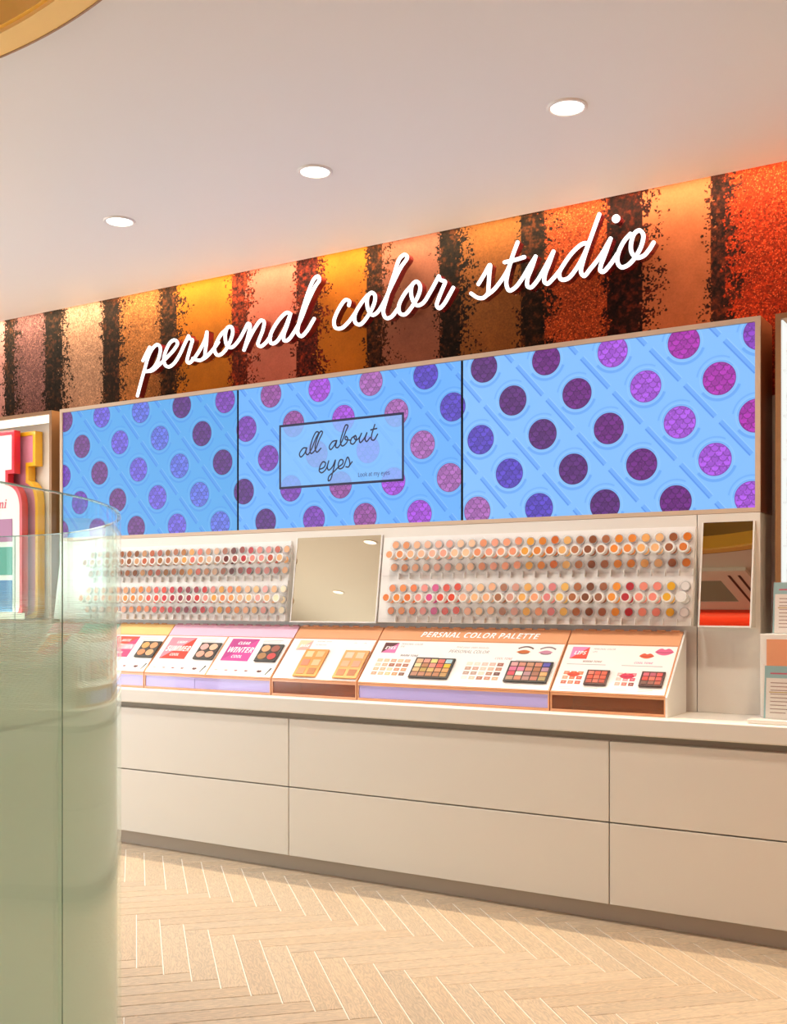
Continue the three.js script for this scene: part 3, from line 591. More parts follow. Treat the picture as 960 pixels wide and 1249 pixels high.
    // front: copper frame around a glossy panel
    const fz = 0.2535;
    mesh('front_frame', merge([bxAt(x0 + 0.0005, x1 - 0.0005, 0.7505, 0.7505 + 0.010, 0.249, fz + 0.004), bxAt(x0 + 0.0005, x1 - 0.0005, 0.8125, 0.8215, 0.249, fz + 0.004), bxAt(x0 + 0.0005, x0 + e, 0.7605, 0.8125, 0.249, fz + 0.004), bxAt(x1 - e, x1 - 0.0005, 0.7605, 0.8125, 0.249, fz + 0.004)]), M.copper, t);
    const cuts = o.frontSplits || [x0 + e, x1 - e];
    for (let i = 0; i + 1 < cuts.length; i++) mesh('front_panel', bxAt(cuts[i] + 0.001, cuts[i + 1] - 0.001, 0.7608, 0.8122, 0.248, fz), frontMat, t);
    header.forEach(([a, b, m]) => mesh('header_band', bx(b - a - 0.002, 0.070, 0.0016), m, t, slopeAt((a + b) / 2, 0.280, 0), SLROT));
    sheets.forEach(([a, b, tex]) => mesh('printed_sheet', new THREE.PlaneGeometry(b - a - 0.010, 0.236).translate(0, 0, 0), new THREE.MeshStandardMaterial({ map: tex, roughness: 0.5 }), t, slopeAt((a + b) / 2, 0.122, 0.0008), SLROT));
    // scalloped clips along the back edge
    const clips = []; for (let x = x0 + 0.03; x < x1 - 0.02; x += 0.055) clips.push(bx(0.034, 0.006, 0.006, 0.002).translate(x - cx, 0, 0));
    mesh('clip_row', merge(clips), o.clip || M.copper, t, slopeAt(cx, SL.len - 0.001, 0.002), SLROT).userData.kind = 'stuff';
    return t;
  };
  const band = (hex, r = 0.45) => std(hex, r);
  const yellowBand = band('#f6cf86'), pinkBand = band('#f3c3da'), greenBand = band('#78c8ae'), roseBand = band('#f0a8b0');
  const season = (x0, x1, lines, ca, cb, X0, Y0pal) => sheetTex(x1 - x0 - 0.01, 0.236, (c, X, Y) => {
    const o = x0 + 0.005; void X0; void Y0pal;
    card(c, (x) => X(x - o), (s) => Y(s - 0.004), x0 + 0.035, x0 + 0.198, 0.093, 0.231, ca, cb, lines);
    greyLines(c, (x) => X(x - o), (s) => Y(s - 0.004), x0 + 0.225, 0.226, 0.12, 3, 0.008);
    miniFaces(c, (x) => X(x - o), (s) => Y(s - 0.004), [x0 + 0.045, x0 + 0.105, x0 + 0.163, x0 + 0.222, x0 + 0.298], 0.036);
    c.save(); c.fillStyle = '#15121a'; c.beginPath(); c.moveTo(X(x0 + 0.352 - o), Y(0.055)); c.lineTo(X(x0 + 0.362 - o), Y(0.052)); c.lineTo(X(x0 + 0.344 - o), Y(0.012)); c.lineTo(X(x0 + 0.338 - o), Y(0.014)); c.fill(); c.restore();
  });
  // ---- A: spring and autumn, partly behind the glass
  const A0 = -4.655, A1 = -4.155, A2 = -3.777;
  unit({ x0: A0, x1: A2 - 0.004, label: 'sloped display with yellow header and lavender front behind the glass', front: 'lav', frontMat: M.lavender, clip: band('#d09a6a'), header: [[A0, -4.42, roseBand], [-4.42, A1, greenBand], [A1, A2 - 0.004, yellowBand]],
    sheets: [[A0, A1, season(A0 + 0.06, A1 + 0.06, [['BRIGHT', 0.25, 0.16], ['SPRING', 0.52, 0.26, 0.9], ['warm', 0.78, 0.16]], '#f6a04c', '#e8506c')], [A1, A2 - 0.004, season(A1, A2 - 0.004, [['MUTE', 0.20, 0.16], ['AUTUMN', 0.50, 0.34, 0.92], ['warm', 0.78, 0.16]], '#e8503c', '#d8487c')]] });
  // ---- B: summer and winter
  unit({ x0: -3.777, x1: -3.009, label: 'sloped display with pink header showing summer and winter cards', front: 'lav', frontMat: M.lavender, frontSplits: [-3.771, -3.46, -3.015], clip: band('#c98a98'), header: [[-3.777, -3.009, pinkBand]],
    sheets: [[-3.777, -3.391, season(-3.777 + 0.015, -3.391 + 0.015, [['LIGHT', 0.22, 0.15], ['SUMMER', 0.52, 0.34, 0.92], ['COOL', 0.80, 0.16]], '#ef92a4', '#e83c28')], [-3.391, -3.009, season(-3.391 + 0.005, -3.009 + 0.005, [['CLEAR', 0.20, 0.17], ['WINTER', 0.50, 0.34, 0.92], ['COOL', 0.80, 0.17]], '#c03c8c', '#d8449c')]] });
  // ---- C: base shades in orange trays
  unit({ x0: -3.004, x1: -2.551, label: 'sloped copper display with two orange six-shade trays', front: 'open', frontMat: M.copperClear, header: [[-3.004, -2.551, M.copper]],
    sheets: [[-3.004, -2.551, sheetTex(0.443, 0.236, (c, X, Y) => {
      const o = -2.999, x = (v) => X(v - o), y = (s) => Y(s - 0.004);
      card(c, x, y, -2.958, -2.886, 0.172, 0.231, '#fcd6ae', '#f6b0a4', [['BASE', 0.55, 0.36, 0.7]]);
      txt(c, 'PERSONAL COLOR', x(-2.865), y(0.226), 22, '#8a8486', { italic: true }); txt(c, 'FOUNDATION', x(-2.865), y(0.205), 22, '#8a8486', { italic: true });
      c.strokeStyle = '#b8908c'; c.lineWidth = 3; for (const q of [-2.655, -2.605]) { c.beginPath(); c.arc(x(q), y(0.216), 16, 3.5, 5.9); c.stroke(); }
      greyLines(c, x, y, -2.97, 0.020, 0.05, 2, 0.007); greyLines(c, x, y, -2.745, 0.024, 0.05, 2, 0.007);
    })]] });
  // ---- D: eyes
  const Dn = unit({ x0: -2.547, x1: -1.672, label: 'long sloped copper display with two dark eyeshadow palettes', front: 'lav', frontMat: M.lavender, header: [[-2.547, -1.672, M.copper]],
    sheets: [[-2.547, -1.672, sheetTex(0.865, 0.236, (c, X, Y, k) => {
      const o = -2.542, x = (v) => X(v - o), y = (s) => Y(s - 0.004);
      card(c, x, y, -2.502, -2.432, 0.170, 0.228, '#5c2424', '#f078b0', [['EYES', 0.5, 0.4, 0.75]]);
      txt(c, 'PERSONAL COLOR', x(-2.420), y(0.222), 15, '#8f8a8c', { italic: true }); txt(c, 'EYE', x(-2.420), y(0.208), 15, '#8f8a8c', { italic: true });
      txt(c, 'WARM TONE', x(-2.400), y(0.158), 17, '#6a5a58', { italic: true, bold: true }); greyLines(c, x, y, -2.32, 0.152, 0.12, 1, 0.01);
      txt(c, 'find your own beauty', x(-2.150), y(0.212), 15, '#a09a9a', { italic: true, width: 0.15 * k });
      txt(c, 'PERSONAL COLOR', x(-2.178), y(0.188), 26, '#7a7476', { italic: true, width: 0.185 * k });
      txt(c, 'COOL TONE', x(-1.955), y(0.157), 17, '#c87878', { italic: true }); greyLines(c, x, y, -1.86, 0.152, 0.12, 1, 0.01);
      for (const [ex, lid, brow] of [[-1.838, '#c8641c', '#5a3424'], [-1.743, '#c8849c', '#7a6468']]) {
        c.strokeStyle = brow; c.lineWidth = 8; c.beginPath(); c.moveTo(x(ex - 0.03), y(0.212)); c.quadraticCurveTo(x(ex + 0.005), y(0.234), x(ex + 0.036), y(0.212)); c.stroke();
        c.fillStyle = lid; c.beginPath(); c.moveTo(x(ex - 0.034), y(0.194)); c.quadraticCurveTo(x(ex), y(0.216), x(ex + 0.028), y(0.196)); c.quadraticCurveTo(x(ex), y(0.176), x(ex - 0.034), y(0.194)); c.fill();
        c.strokeStyle = '#3a2420'; c.lineWidth = 4; c.beginPath(); c.moveTo(x(ex - 0.022), y(0.189)); c.quadraticCurveTo(x(ex), y(0.180), x(ex + 0.022), y(0.190)); c.stroke();
      }
      swatches(c, x, y, k, -2.503, -2.333, 0.042, 0.139, ['f6d0a8 f4c89c e8a888 f6c49c eeb08c', 'f6d2b0 eab490 a86040 b87858 b06c50', 'f0b890 f0b48c f6cca0 d8906c dc9c70', 'd49878 e8b08c f0b884 d08c5c 7a4c38'].map((s) => s.split(' ')));
      swatches(c, x, y, k, -2.072, -1.900, 0.038, 0.136, ['fae2d0 f8dccc f0c4b4 e8b8a8 a0604c', 'c49880 d0a08c f2ccb8 eab89c c08468', 'b89888 b89484 f4d8c4 b07c60 6a3c30', 'f8e0d0 e4b8a4 a0644c b87c64 d4a084'].map((s) => s.split(' ')));
      greyLines(c, x, y, -2.52, 0.026, 0.10, 2, 0.007); greyLines(c, x, y, -2.31, 0.024, 0.07, 2, 0.007); greyLines(c, x, y, -2.08, 0.026, 0.08, 2, 0.007); greyLines(c, x, y, -1.87, 0.022, 0.08, 2, 0.007);
    })]] });
  // ---- E: lips, with a white end panel
  const E = unit({ x0: -1.668, x1: -1.222, label: 'sloped copper display for lips with white side panel', front: 'open', frontMat: M.copperClear, header: [[-1.668, -1.222, M.copper]],
    sheets: [[-1.668, -1.222, sheetTex(0.436, 0.236, (c, X, Y, k) => {
      const o = -1.663, x = (v) => X(v - o), y = (s) => Y(s - 0.004);
      card(c, x, y, -1.638, -1.568, 0.168, 0.229, '#ec88bc', '#e84428', [['LIPS', 0.5, 0.42, 0.7]]);
      txt(c, 'PERSONAL COLOR', x(-1.552), y(0.220), 25, '#8f8a8c', { italic: true }); txt(c, 'LIPS', x(-1.552), y(0.205), 22, '#8f8a8c', { italic: true });
      lip(c, x(-1.335), y(0.190), 0.058 * k, 0.024 * k, '#e0562c'); lip(c, x(-1.272), y(0.212), 0.072 * k, 0.032 * k, '#e0608c');
      txt(c, 'WARM TONE', x(-1.580), y(0.156), 30, '#8a5a4c', { italic: true, bold: true }); txt(c, 'COOL TONE', x(-1.376), y(0.156), 30, '#c878a0', { italic: true, bold: true });
      greyLines(c, x, y, -1.64, 0.142, 0.17, 1, 0.01); greyLines(c, x, y, -1.42, 0.142, 0.17, 1, 0.01);
      swatches(c, x, y, k, -1.641, -1.556, 0.037, 0.107, ['f0845c ec6c38 f08858', 'f0a07c ee7c50 e05434', 'b85840 e07c5c c85440'].map((s) => s.split(' '))); lip(c, x(-1.598), y(0.088), 0.055 * k, 0.022 * k, '#e8481c');
      swatches(c, x, y, k, -1.427, -1.348, 0.038, 0.107, ['f8c0b8 f0a0a0 e88890', 'f8c8bc ee9c9c d85870', 'f4b0a0 c86c60 8c4038'].map((s) => s.split(' '))); lip(c, x(-1.386), y(0.088), 0.060 * k, 0.026 * k, '#d8204c');
      for (const q of [-1.64, -1.54, -1.42, -1.33]) greyLines(c, x, y, q, 0.026, 0.06, 2, 0.007);
    })]] });
  mesh('end_panel', prism([[0.034, 0.7505], [0.262, 0.7505], [0.262, 0.8220], [0.032, 1.0565]], 0.006, 0.0008).rotateY(-Math.PI / 2).translate(-1.2145, 0, 0), M.whitePlastic, E).userData.label = 'white end panel';
  // title lettering on the copper header
  {
    const tex = canvasTexture(1024, 64, (c, W, Hh) => { c.clearRect(0, 0, W, Hh); txt(c, 'PERSNAL COLOR PALETTE', 8, Hh / 2 + 3, 66, '#ffffff', { italic: true, bold: true, width: W - 24 }); });
    const m = new THREE.MeshStandardMaterial({ map: tex, transparent: true, roughness: 0.4 });
    mesh('header_lettering', new THREE.PlaneGeometry(0.56, 0.040), m, Dn, slopeAt(-2.073, 0.281, 0.0016), SLROT).userData.label = 'white slanted lettering PERSNAL COLOR PALETTE';
  }
  // ---- palettes lying on the sheets
  const four = (x, cols, label) => palette({ x0: x, x1: x + 0.122, s0: 0.092, s1: 0.195, rows: cols, label, round: true, edge: std([0.045, 0.038, 0.03], 0.4) });
  four(-3.905, [['e8a860', 'e0a070'], ['d89060', 'e8b080']], 'dark four-pan palette beside the autumn card');
  four(-3.522, [['f0b0a8', 'eec0a0'], ['f0a890', 'eaa888']], 'dark four-pan palette beside the summer card');
  four(-3.152, [['eeb080', 'a05c4c'], ['b08050', 'd04c48']], 'dark four-pan palette beside the winter card');
  palette({ x0: -2.892, x1: -2.768, s0: 0.014, s1: 0.172, rows: [['f6d2a0', 'f0c088'], ['e89070', 'f2c090'], ['c88c64', 'b07444']], edge: std('#ee9c4c', 0.4), label: 'orange six-shade tray on the left of the copper display', gapk: 0.30 });
  palette({ x0: -2.680, x1: -2.556, s0: 0.014, s1: 0.172, rows: [['f6ceb0', 'f4c8a0'], ['f2b48c', 'eca484'], ['c08058', 'b07048']], edge: std('#f0a860', 0.4), label: 'pale orange six-shade tray on the right of the copper display', gapk: 0.30 });
  palette({ x0: -2.309, x1: -2.125, s0: 0.034, s1: 0.142, rows: ['f0b488 ee9c88 f8dc88 e87868 b8d8e0', 'f4d89c c08458 ec9884 e06450 f0c030', 'e8b07c b89850 e0ac68 d49468 e0a060', 'a87860 b0785c a8744c a8704c b08850'].map((s) => s.split(' ')), label: 'dark twenty-pan palette with one pale blue pan' });
  palette({ x0: -1.876, x1: -1.692, s0: 0.034, s1: 0.140, rows: ['e0a4a0 d08c74 c8906c d08468 5c54b0', 'e47898 e884a0 cc8c70 b87850 c090a0', 'e04c5c f4ecdc b0888c a06c54 e8a86c', 'a8846c c07c60 a87c74 b06c58 a8905c'].map((s) => s.split(' ')), label: 'dark twenty-pan palette with one violet-blue pan' });
  palette({ x0: -1.543, x1: -1.454, s0: 0.036, s1: 0.108, rows: [['f08468', 'e85c40', 'e86848'], ['ec5434', 'f06c50', 'e85838'], ['b8543c', 'c86850', 'b84c34']], edge: std('#4c2418', 0.4), label: 'brown framed red lip palette under the warm tone heading' });
  palette({ x0: -1.330, x1: -1.242, s0: 0.038, s1: 0.109, rows: [['d86470', 'c05c6c', 'e05850'], ['e04838', 'e8705c', 'd85850'], ['6c4030', '8c5040', 'b05038']], edge: std('#4c2418', 0.4), label: 'brown framed lip palette under the cool tone heading' });
}
// ================================================================ NEIGHBOURING CABINETS
function openCabinet(name, label, x0, x1, y0, y1, d) {
  const t = thing(name, label, 'cabinet', [x0, y0, WALL_Z]);
  const w = x1 - x0, h = y1 - y0, e = 0.019;
  mesh('top_board', bxAt(0, w, h - e, h, 0, d), M.brownWood, t);
  mesh('bottom_board', bxAt(0, w, 0, e, 0, d), M.brownWood, t);
  mesh('side_board', bxAt(0, e, e, h - e, 0, d), M.brownWood, t);
  mesh('side_board', bxAt(w - e, w, e, h - e, 0, d), M.brownWood, t);
  mesh('back_board', bxAt(e, w - e, e, h - e, 0.001, 0.012), M.cream, t);
  return t;
}
{
  // ---- left: lit cabinet with bottle-shaped boards
  const c = openCabinet('lit_shelf_cabinet', 'brown-edged lit cabinet with bottle-shaped boards left of the screens', -6.30, -4.722, 1.045, 2.213, 0.182);
  const strip = (x0, x1, y0, y1, z, aim, label) => {
    const t = thing('led_bar', label, 'light', [(x0 + x1) / 2, y0, z], 'light bars in the left cabinet');
    mesh('diffuser', bx(x1 - x0, y1 - y0, 0.012), glow(LIGHT.caseColor, 1.6), t, [0, (y1 - y0) / 2, 0]);
    mesh('end_cap', bx(0.004, y1 - y0, 0.012), M.metal, t, [-(x1 - x0) / 2 - 0.002, (y1 - y0) / 2, 0]);
    areaLight(LIGHT.caseColor, LIGHT.caseStrip, x1 - x0, 0.02, [(x0 + x1) / 2, aim > 0 ? y1 + 0.004 : y0 - 0.004, z - 0.004], [(x0 + x1) / 2, y0 + aim, z - 0.10 * Math.sign(-aim)]);
  };
  strip(-6.27, -4.745, 2.150, 2.192, -0.012, -1, 'bright light bar under the top of the left cabinet');
  strip(-6.27, -4.985, 1.066, 1.100, -0.03, 1, 'bright light bar at the foot of the left cabinet');
  void c;
  // bottle outline: cap, neck, rounded body (half widths), centred on x = 0, foot at y = 0
  const outline = (capW, neckW, bodyW, hBody, hNeck, hCap, inset = 0) => {
    const s = new THREE.Shape(), r = 0.15 - inset * 0.5, c0 = capW - inset, n0 = neckW - inset, b0 = bodyW - inset, H1 = hBody - inset * 0.6, H2 = hBody + hNeck + inset, H3 = hBody + hNeck + hCap - inset;
    s.moveTo(-b0 + 0.06, inset); s.lineTo(b0 - 0.06, inset); s.quadraticCurveTo(b0, inset, b0, inset + 0.06); s.lineTo(b0, H1 - r);
    s.quadraticCurveTo(b0, H1 - 0.015, n0, H1 + 0.004); s.lineTo(n0, H2); s.lineTo(c0, H2); s.lineTo(c0, H3); s.lineTo(-c0, H3); s.lineTo(-c0, H2); s.lineTo(-n0, H2); s.lineTo(-n0, H1 + 0.004);
    s.quadraticCurveTo(-b0, H1 - 0.015, -b0, H1 - r); s.lineTo(-b0, inset + 0.06); s.quadraticCurveTo(-b0, inset, -b0 + 0.06, inset);
    return s;
  };
  const bottle = (x, y, z, dims, frameMat, fillMat, label, th, back) => {
    const t = thing('bottle_board', label, 'display board', [x, y, z], 'bottle-shaped boards in the left cabinet');
    const o = outline(...dims), ins = outline(...dims, 0.022); o.holes.push(ins);
    mesh('outline_frame', new THREE.ExtrudeGeometry(o, { depth: th, bevelEnabled: false, curveSegments: 14 }), frameMat, t);
    mesh('panel', new THREE.ExtrudeGeometry(outline(...dims, 0.021), { depth: 0.006, bevelEnabled: false, curveSegments: 14 }), fillMat, t, [0, 0, back]);
    return t;
  };
  const red = phys([0.72, 0.012, 0.035], 0.3, { clearcoat: 0.4 }), yellow = phys([0.95, 0.52, 0.01], 0.3, { clearcoat: 0.4 });
  const b1 = bottle(-5.335, 1.068, -0.085, [0.252, 0.197, 0.318, 0.775, 0.052, 0.245], red, M.white, 'red-outlined white bottle board in the left cabinet', 0.042, 0.030);
  // printed label areas of the red bottle board
  mesh('label_patch', bx(0.26, 0.16, 0.002), std('#3f9c8c', 0.5), b1, [0.10, 0.33, 0.0375]);
  mesh('label_patch', bx(0.26, 0.18, 0.002), std('#3a7fb8', 0.5), b1, [0.10, 0.13, 0.0375]);
  mesh('label_patch', bx(0.26, 0.13, 0.002), std('#b06a98', 0.5), b1, [0.10, 0.505, 0.0375]);
  {
    const tex = canvasTexture(256, 96, (g, W, Hh) => { g.clearRect(0, 0, W, Hh); g.fillStyle = '#e02858'; g.font = 'italic bold 84px serif'; g.textAlign = 'center'; g.textBaseline = 'middle'; g.fillText('mini', W / 2, Hh / 2); });
    mesh('lettering', new THREE.PlaneGeometry(0.20, 0.075), new THREE.MeshStandardMaterial({ map: tex, transparent: true, roughness: 0.5 }), b1, [0.10, 0.655, 0.0372]);
  }
  bottle(-5.255, 1.068, -0.158, [0.272, 0.212, 0.292, 0.785, 0.085, 0.198], yellow, std('#d98aa4', 0.5), 'yellow-outlined pink bottle board behind the red one', 0.05, 0.036);
}
{
  // ---- right: lit cabinet with pale goods, cut by the frame
  const pc = openCabinet('pale_goods_cabinet', 'brown-edged lit cabinet of pale goods at the right edge', -0.898, 0.70, 1.03, 2.209, 0.182);
  const interiorGlow = glow([0.95, 0.97, 0.93], 0.85);  // added glow standing in for light on the white cabinet interior
  mesh('glow_panel', bxAt(-0.877, 0.679, 1.050, 2.188, -0.167, -0.160).translate(0.898, -1.03, -WALL_Z), interiorGlow, pc);
  mesh('glow_panel', bxAt(-0.8785, -0.8725, 1.050, 2.186, -0.158, -0.006).translate(0.898, -1.03, -WALL_Z), interiorGlow, pc);  // side lining made to glow so the inner side looks lit
  const t = thing('led_bar', 'unseen light bar lighting the right cabinet from under its top', 'light', [-0.09, 2.168, -0.03]);  // unseen bar, placed to light the pale goods from above
  mesh('diffuser', bx(1.52, 0.018, 0.03), glow(LIGHT.caseColor, 1.6), t, [0, 0.009, 0]); mesh('end_cap', bx(0.004, 0.018, 0.03), M.metal, t, [-0.762, 0.009, 0]);
  areaLight(LIGHT.caseColor, LIGHT.caseStrip, 1.53, 0.03, [-0.10, 2.166, -0.03], [-0.10, 1.0, -0.06]);
  const tints = ['#eef2ea', '#cfe3d6', '#e9e4d2', '#c4dbe0', '#f1eee2', '#dfe9df'];
  const names = ['white', 'pale green', 'cream', 'pale blue', 'ivory', 'mint'];
  let y = 1.05;
  for (let k = 0; k < 7; k++) {
    const h = 0.085 + 0.02 * NT[k * 17];
    if (k) tag(mesh('glass_shelf', bxAt(-0.872, 0.678, y, y + 0.006, -0.159, -0.004), M.clear), `clear shelf, ${ORD[k - 1]} from the bottom of the right cabinet`, 'shelf', 'clear shelves of the right cabinet');
    if (k) y += 0.0065;
    for (let i = 0; i < 4; i++) {
      const b = thing('carton', `${names[(k + i) % 6]} carton, ${ORD[i]} from the left on level ${['one', 'two', 'three', 'four', 'five', 'six', 'seven'][k]}, right cabinet`, 'carton', [-0.81 + i * 0.125, y, -0.075], 'pale cartons in the right cabinet');
      mesh('box', bx(0.105, h, 0.11, 0.002), std(tints[(k + i) % 6], 0.45), b, [0, h / 2, 0]);
      mesh('stripe', bx(0.1052, 0.012, 0.1102), std(tints[(k + i + 2) % 6], 0.45), b, [0, h * 0.68, 0]);
    }
    y += h + 0.055;
  }
  // ---- riser with framed cards on the worktop below it
  const tray = mesh('worktop_tray', bxAt(-0.925, 0.4, 0.7505, 0.765, 0.09, 0.30, 0.002), M.whitePlastic); tag(tray, 'thin white tray on the worktop at the right edge', 'tray');
  const riser = thing('card_riser', 'white riser with peach inset at the right edge', 'riser', [-0.905, 0.7655, 0.10]);
  mesh('body', bxAt(0, 0.9, 0, 0.288, 0, 0.10, 0.002), M.whitePlastic, riser); mesh('peach_inset', bxAt(0.022, 0.88, 0.16, 0.270, 0.099, 0.1025), std('#e6a078', 0.5), riser);
  const cardTex = canvasTexture(320, 512, (g, W, Hh) => {
    g.fillStyle = '#fbf8f2'; g.fillRect(0, 0, W, Hh); g.fillStyle = '#9fcdd0'; g.fillRect(0, 0, W, 118); g.fillStyle = '#9fcdd0'; g.fillRect(0, 0, 14, Hh); g.fillRect(W - 14, 0, 14, Hh);
    g.fillStyle = '#d86a80'; for (let i = 0; i < 5; i++) g.fillRect(46, 66 + i * 0, 210, 14);
    g.fillStyle = 'rgba(150,120,110,0.8)'; for (let i = 0; i < 9; i++) g.fillRect(50, 160 + i * 36, 110 + 110 * NT[i * 5], 8);
    g.fillStyle = '#c8b070'; g.fillRect(40, 250, 230, 10);
  });
  const card = (x, y, z, w, h, label) => {
    const t2 = thing('card_holder', label, 'card holder', [x, y, z], 'acrylic card holders at the right edge'); t2.rotation.x = -0.10;
    mesh('printed_card', bx(w, h, 0.002), [std('#f4efe8'), std('#f4efe8'), std('#f4efe8'), std('#f4efe8'), new THREE.MeshStandardMaterial({ map: cardTex, roughness: 0.5 }), std('#f4efe8')], t2, [w / 2, h / 2, 0.002]);
    mesh('acrylic_front', bx(w + 0.008, h + 0.004, 0.002), M.clear, t2, [w / 2, h / 2 + 0.002, 0.005]); mesh('foot', bx(w + 0.008, 0.003, 0.05), M.clear, t2, [w / 2, 0.0015, -0.02]);
  };
  card(-0.880, 0.7665, 0.256, 0.13, 0.180, 'pale blue headed card standing on the white tray at right');
  card(-0.874, 1.0552, 0.150, 0.13, 0.178, 'pale blue headed card standing on top of the riser');
}
// ---- small things on the worktop under the left cabinet, seen through the glass
{
  for (const [x, z, w, h, s] of [[-5.02, 0.16, 0.11, 0.085, 'wider'], [-4.86, 0.20, 0.085, 0.105, 'narrower']]) {
    const t = thing('price_card', `${s} white price card standing under the left cabinet behind the glass`, 'price card', [x, 0.7505, z], 'price cards under the left cabinet'); t.rotation.x = -0.25;
    mesh('card', bx(w, h, 0.003), M.white, t, [0, h / 2, 0]); mesh('printed_line', bx(w * 0.6, 0.006, 0.001), std('#8fa6a0'), t, [-w * 0.08, h * 0.72, 0.002]); mesh('printed_line', bx(w * 0.7, 0.004, 0.001), std('#a8b4b0'), t, [-w * 0.03, h * 0.52, 0.002]);
    mesh('foot', bx(w, 0.003, 0.03), M.white, t, [0, 0.0015, -0.014]);
  }
  const r = thing('tube_rack', 'low rack of slanted clear tubes under the left cabinet', 'rack', [-5.12, 0.7505, 0.02]);
  mesh('rack_base', bxAt(-0.30, 0.22, 0, 0.09, -0.06, 0.06, 0.004), M.white, r);
  for (let i = 0; i < 6; i++) mesh('tube', new THREE.CylinderGeometry(0.008, 0.008, 0.19, 12), M.clear, r, [-0.25 + i * 0.085, 0.165, -0.01], [0, 0, -0.5]);
}
// ================================================================ CURVED GLASS ISLAND IN FRONT
{
  const k = 1.5, th = Math.atan2(FOCAL, 2156), Rx = Math.cos(th), Rz = -Math.sin(th), Fx = -Math.sin(th), Fz = -Math.cos(th);
  const W = (X, Z) => [camera.position.x + k * (X * Rx + Z * Fx), camera.position.z + k * (X * Rz + Z * Fz)];   // plan drawn in the camera's ground frame, metres / 1.5
  const plan = [[-0.62, -0.05], [-0.536, 0.30], [-0.461, 0.60], [-0.386, 0.90], [-0.336, 1.10], [-0.325, 1.18], [-0.327, 1.28], [-0.345, 1.38], [-0.372, 1.48], [-0.415, 1.58], [-0.472, 1.68], [-0.54, 1.765], [-0.63, 1.83], [-0.76, 1.87], [-1.05, 1.93], [-1.5, 2.02], [-2.1, 2.14]].map((p) => W(...p));
  const curve = new THREE.CatmullRomCurve3(plan.map((p) => new THREE.Vector3(p[0], 0, p[1])), false, 'centripetal');
  const N = 150, P = curve.getPoints(N);
  const idxOf = (i) => Math.round(i / (plan.length - 1) * N);
  const norm = P.map((p, i) => { const a = P[Math.max(0, i - 1)], b = P[Math.min(N, i + 1)], l = Math.hypot(b.x - a.x, b.z - a.z); return [-(b.z - a.z) / l, (b.x - a.x) / l]; });
  // inward = towards the left of travel as seen from the camera
  const inward = (i, d) => [P[i].x - norm[i][0] * d * SIDE, P[i].z - norm[i][1] * d * SIDE];
  let SIDE = 1; { const c = W(-1.2, 1.0), q = [P[60].x - norm[60][0] * 0.1, P[60].z - norm[60][1] * 0.1]; if (Math.hypot(q[0] - c[0], q[1] - c[1]) > Math.hypot(P[60].x - c[0], P[60].z - c[1])) SIDE = -1; }
  const ribbon = (i0, i1, d0, d1, y0, y1) => {   // closed wall between two offsets of the plan line
    const pos = [], idx = [];
    for (let i = i0; i <= i1; i++) { const a = inward(i, d0), b = inward(i, d1); pos.push(a[0], y0, a[1], a[0], y1, a[1], b[0], y1, b[1], b[0], y0, b[1]); }
    for (let i = 0; i < i1 - i0; i++) for (let q = 0; q < 4; q++) { const a = i * 4 + q, b = i * 4 + (q + 1) % 4, c = a + 4, e = b + 4; idx.push(a, b, e, a, e, c); }
    const l = (i1 - i0) * 4; idx.push(0, 2, 1, 0, 3, 2, l, l + 1, l + 2, l, l + 2, l + 3);
    let g = new THREE.BufferGeometry(); g.setAttribute('position', new THREE.Float32BufferAttribute(pos, 3)); g.setIndex(idx); g = g.toNonIndexed(); g.computeVertexNormals(); return g;
  };
  const smooth = (g) => g;
  const t = thing('glass_island', 'curved green-tinted glass island with frosted lower half at the left', 'display island', [0, 0, 0]);
  const seam = idxOf(4), backSeam = idxOf(12), TOP = 1.331;
  mesh('front_pane', smooth(ribbon(0, seam, 0, 0.008, 0.01, TOP - 0.002)), M.glass, t);
  mesh('corner_pane', ribbon(seam, backSeam, 0, 0.008, 0.01, TOP - 0.002), M.glass, t);
  mesh('back_pane', ribbon(backSeam, N, 0, 0.008, 0.01, TOP - 0.002), M.glass, t);
  for (const [a, b] of [[0, seam], [seam, backSeam], [backSeam, N]]) mesh('polished_edge', ribbon(a, b, 0.0005, 0.0075, TOP - 0.002, TOP), M.glassEdge, t);
  for (const i of [seam, backSeam]) { const q = inward(i, 0.001); mesh('joint', bx(0.0012, TOP - 0.012, 0.0016), M.glassEdge, t, [q[0], (TOP + 0.008) / 2, q[1]], [0, Math.atan2(-norm[i][1], norm[i][0]), 0]); }
  mesh('plinth', ribbon(0, N, 0.02, 0.06, 0, 0.03), M.toe, t);
  // satin film on the inside of the glass: solid below, thinning out in fine stripes
  for (const [a, b] of [[0, seam], [seam, backSeam], [backSeam, N]]) mesh('satin_film', ribbon(a, b, 0.0085, 0.0095, 0.03, 0.985), M.frost, t);
  const stripes = []; for (let j = 0, y = 0.985; j < 100; j++) { const h = 0.0021 * (1 - j / 100); stripes.push(ribbon(0, N, 0.0085, 0.0092, y, y + h)); y += 0.0021; }
  mesh('film_stripes', mergeGeometries(stripes), M.frost, t).userData.kind = 'stuff';
  // inner deck
  const s = new THREE.Shape(); for (let i = 0; i <= N; i += 2) { const q = inward(i, 0.012); i ? s.lineTo(q[0], -q[1]) : s.moveTo(q[0], -q[1]); }
  { const q = W(-2.2, 1.2); s.lineTo(q[0], -q[1]); s.closePath(); }
  mesh('deck', new THREE.ExtrudeGeometry(s, { depth: 0.02, bevelEnabled: false }).rotateX(-Math.PI / 2).translate(0, 0.93, 0), M.glass, t);
}
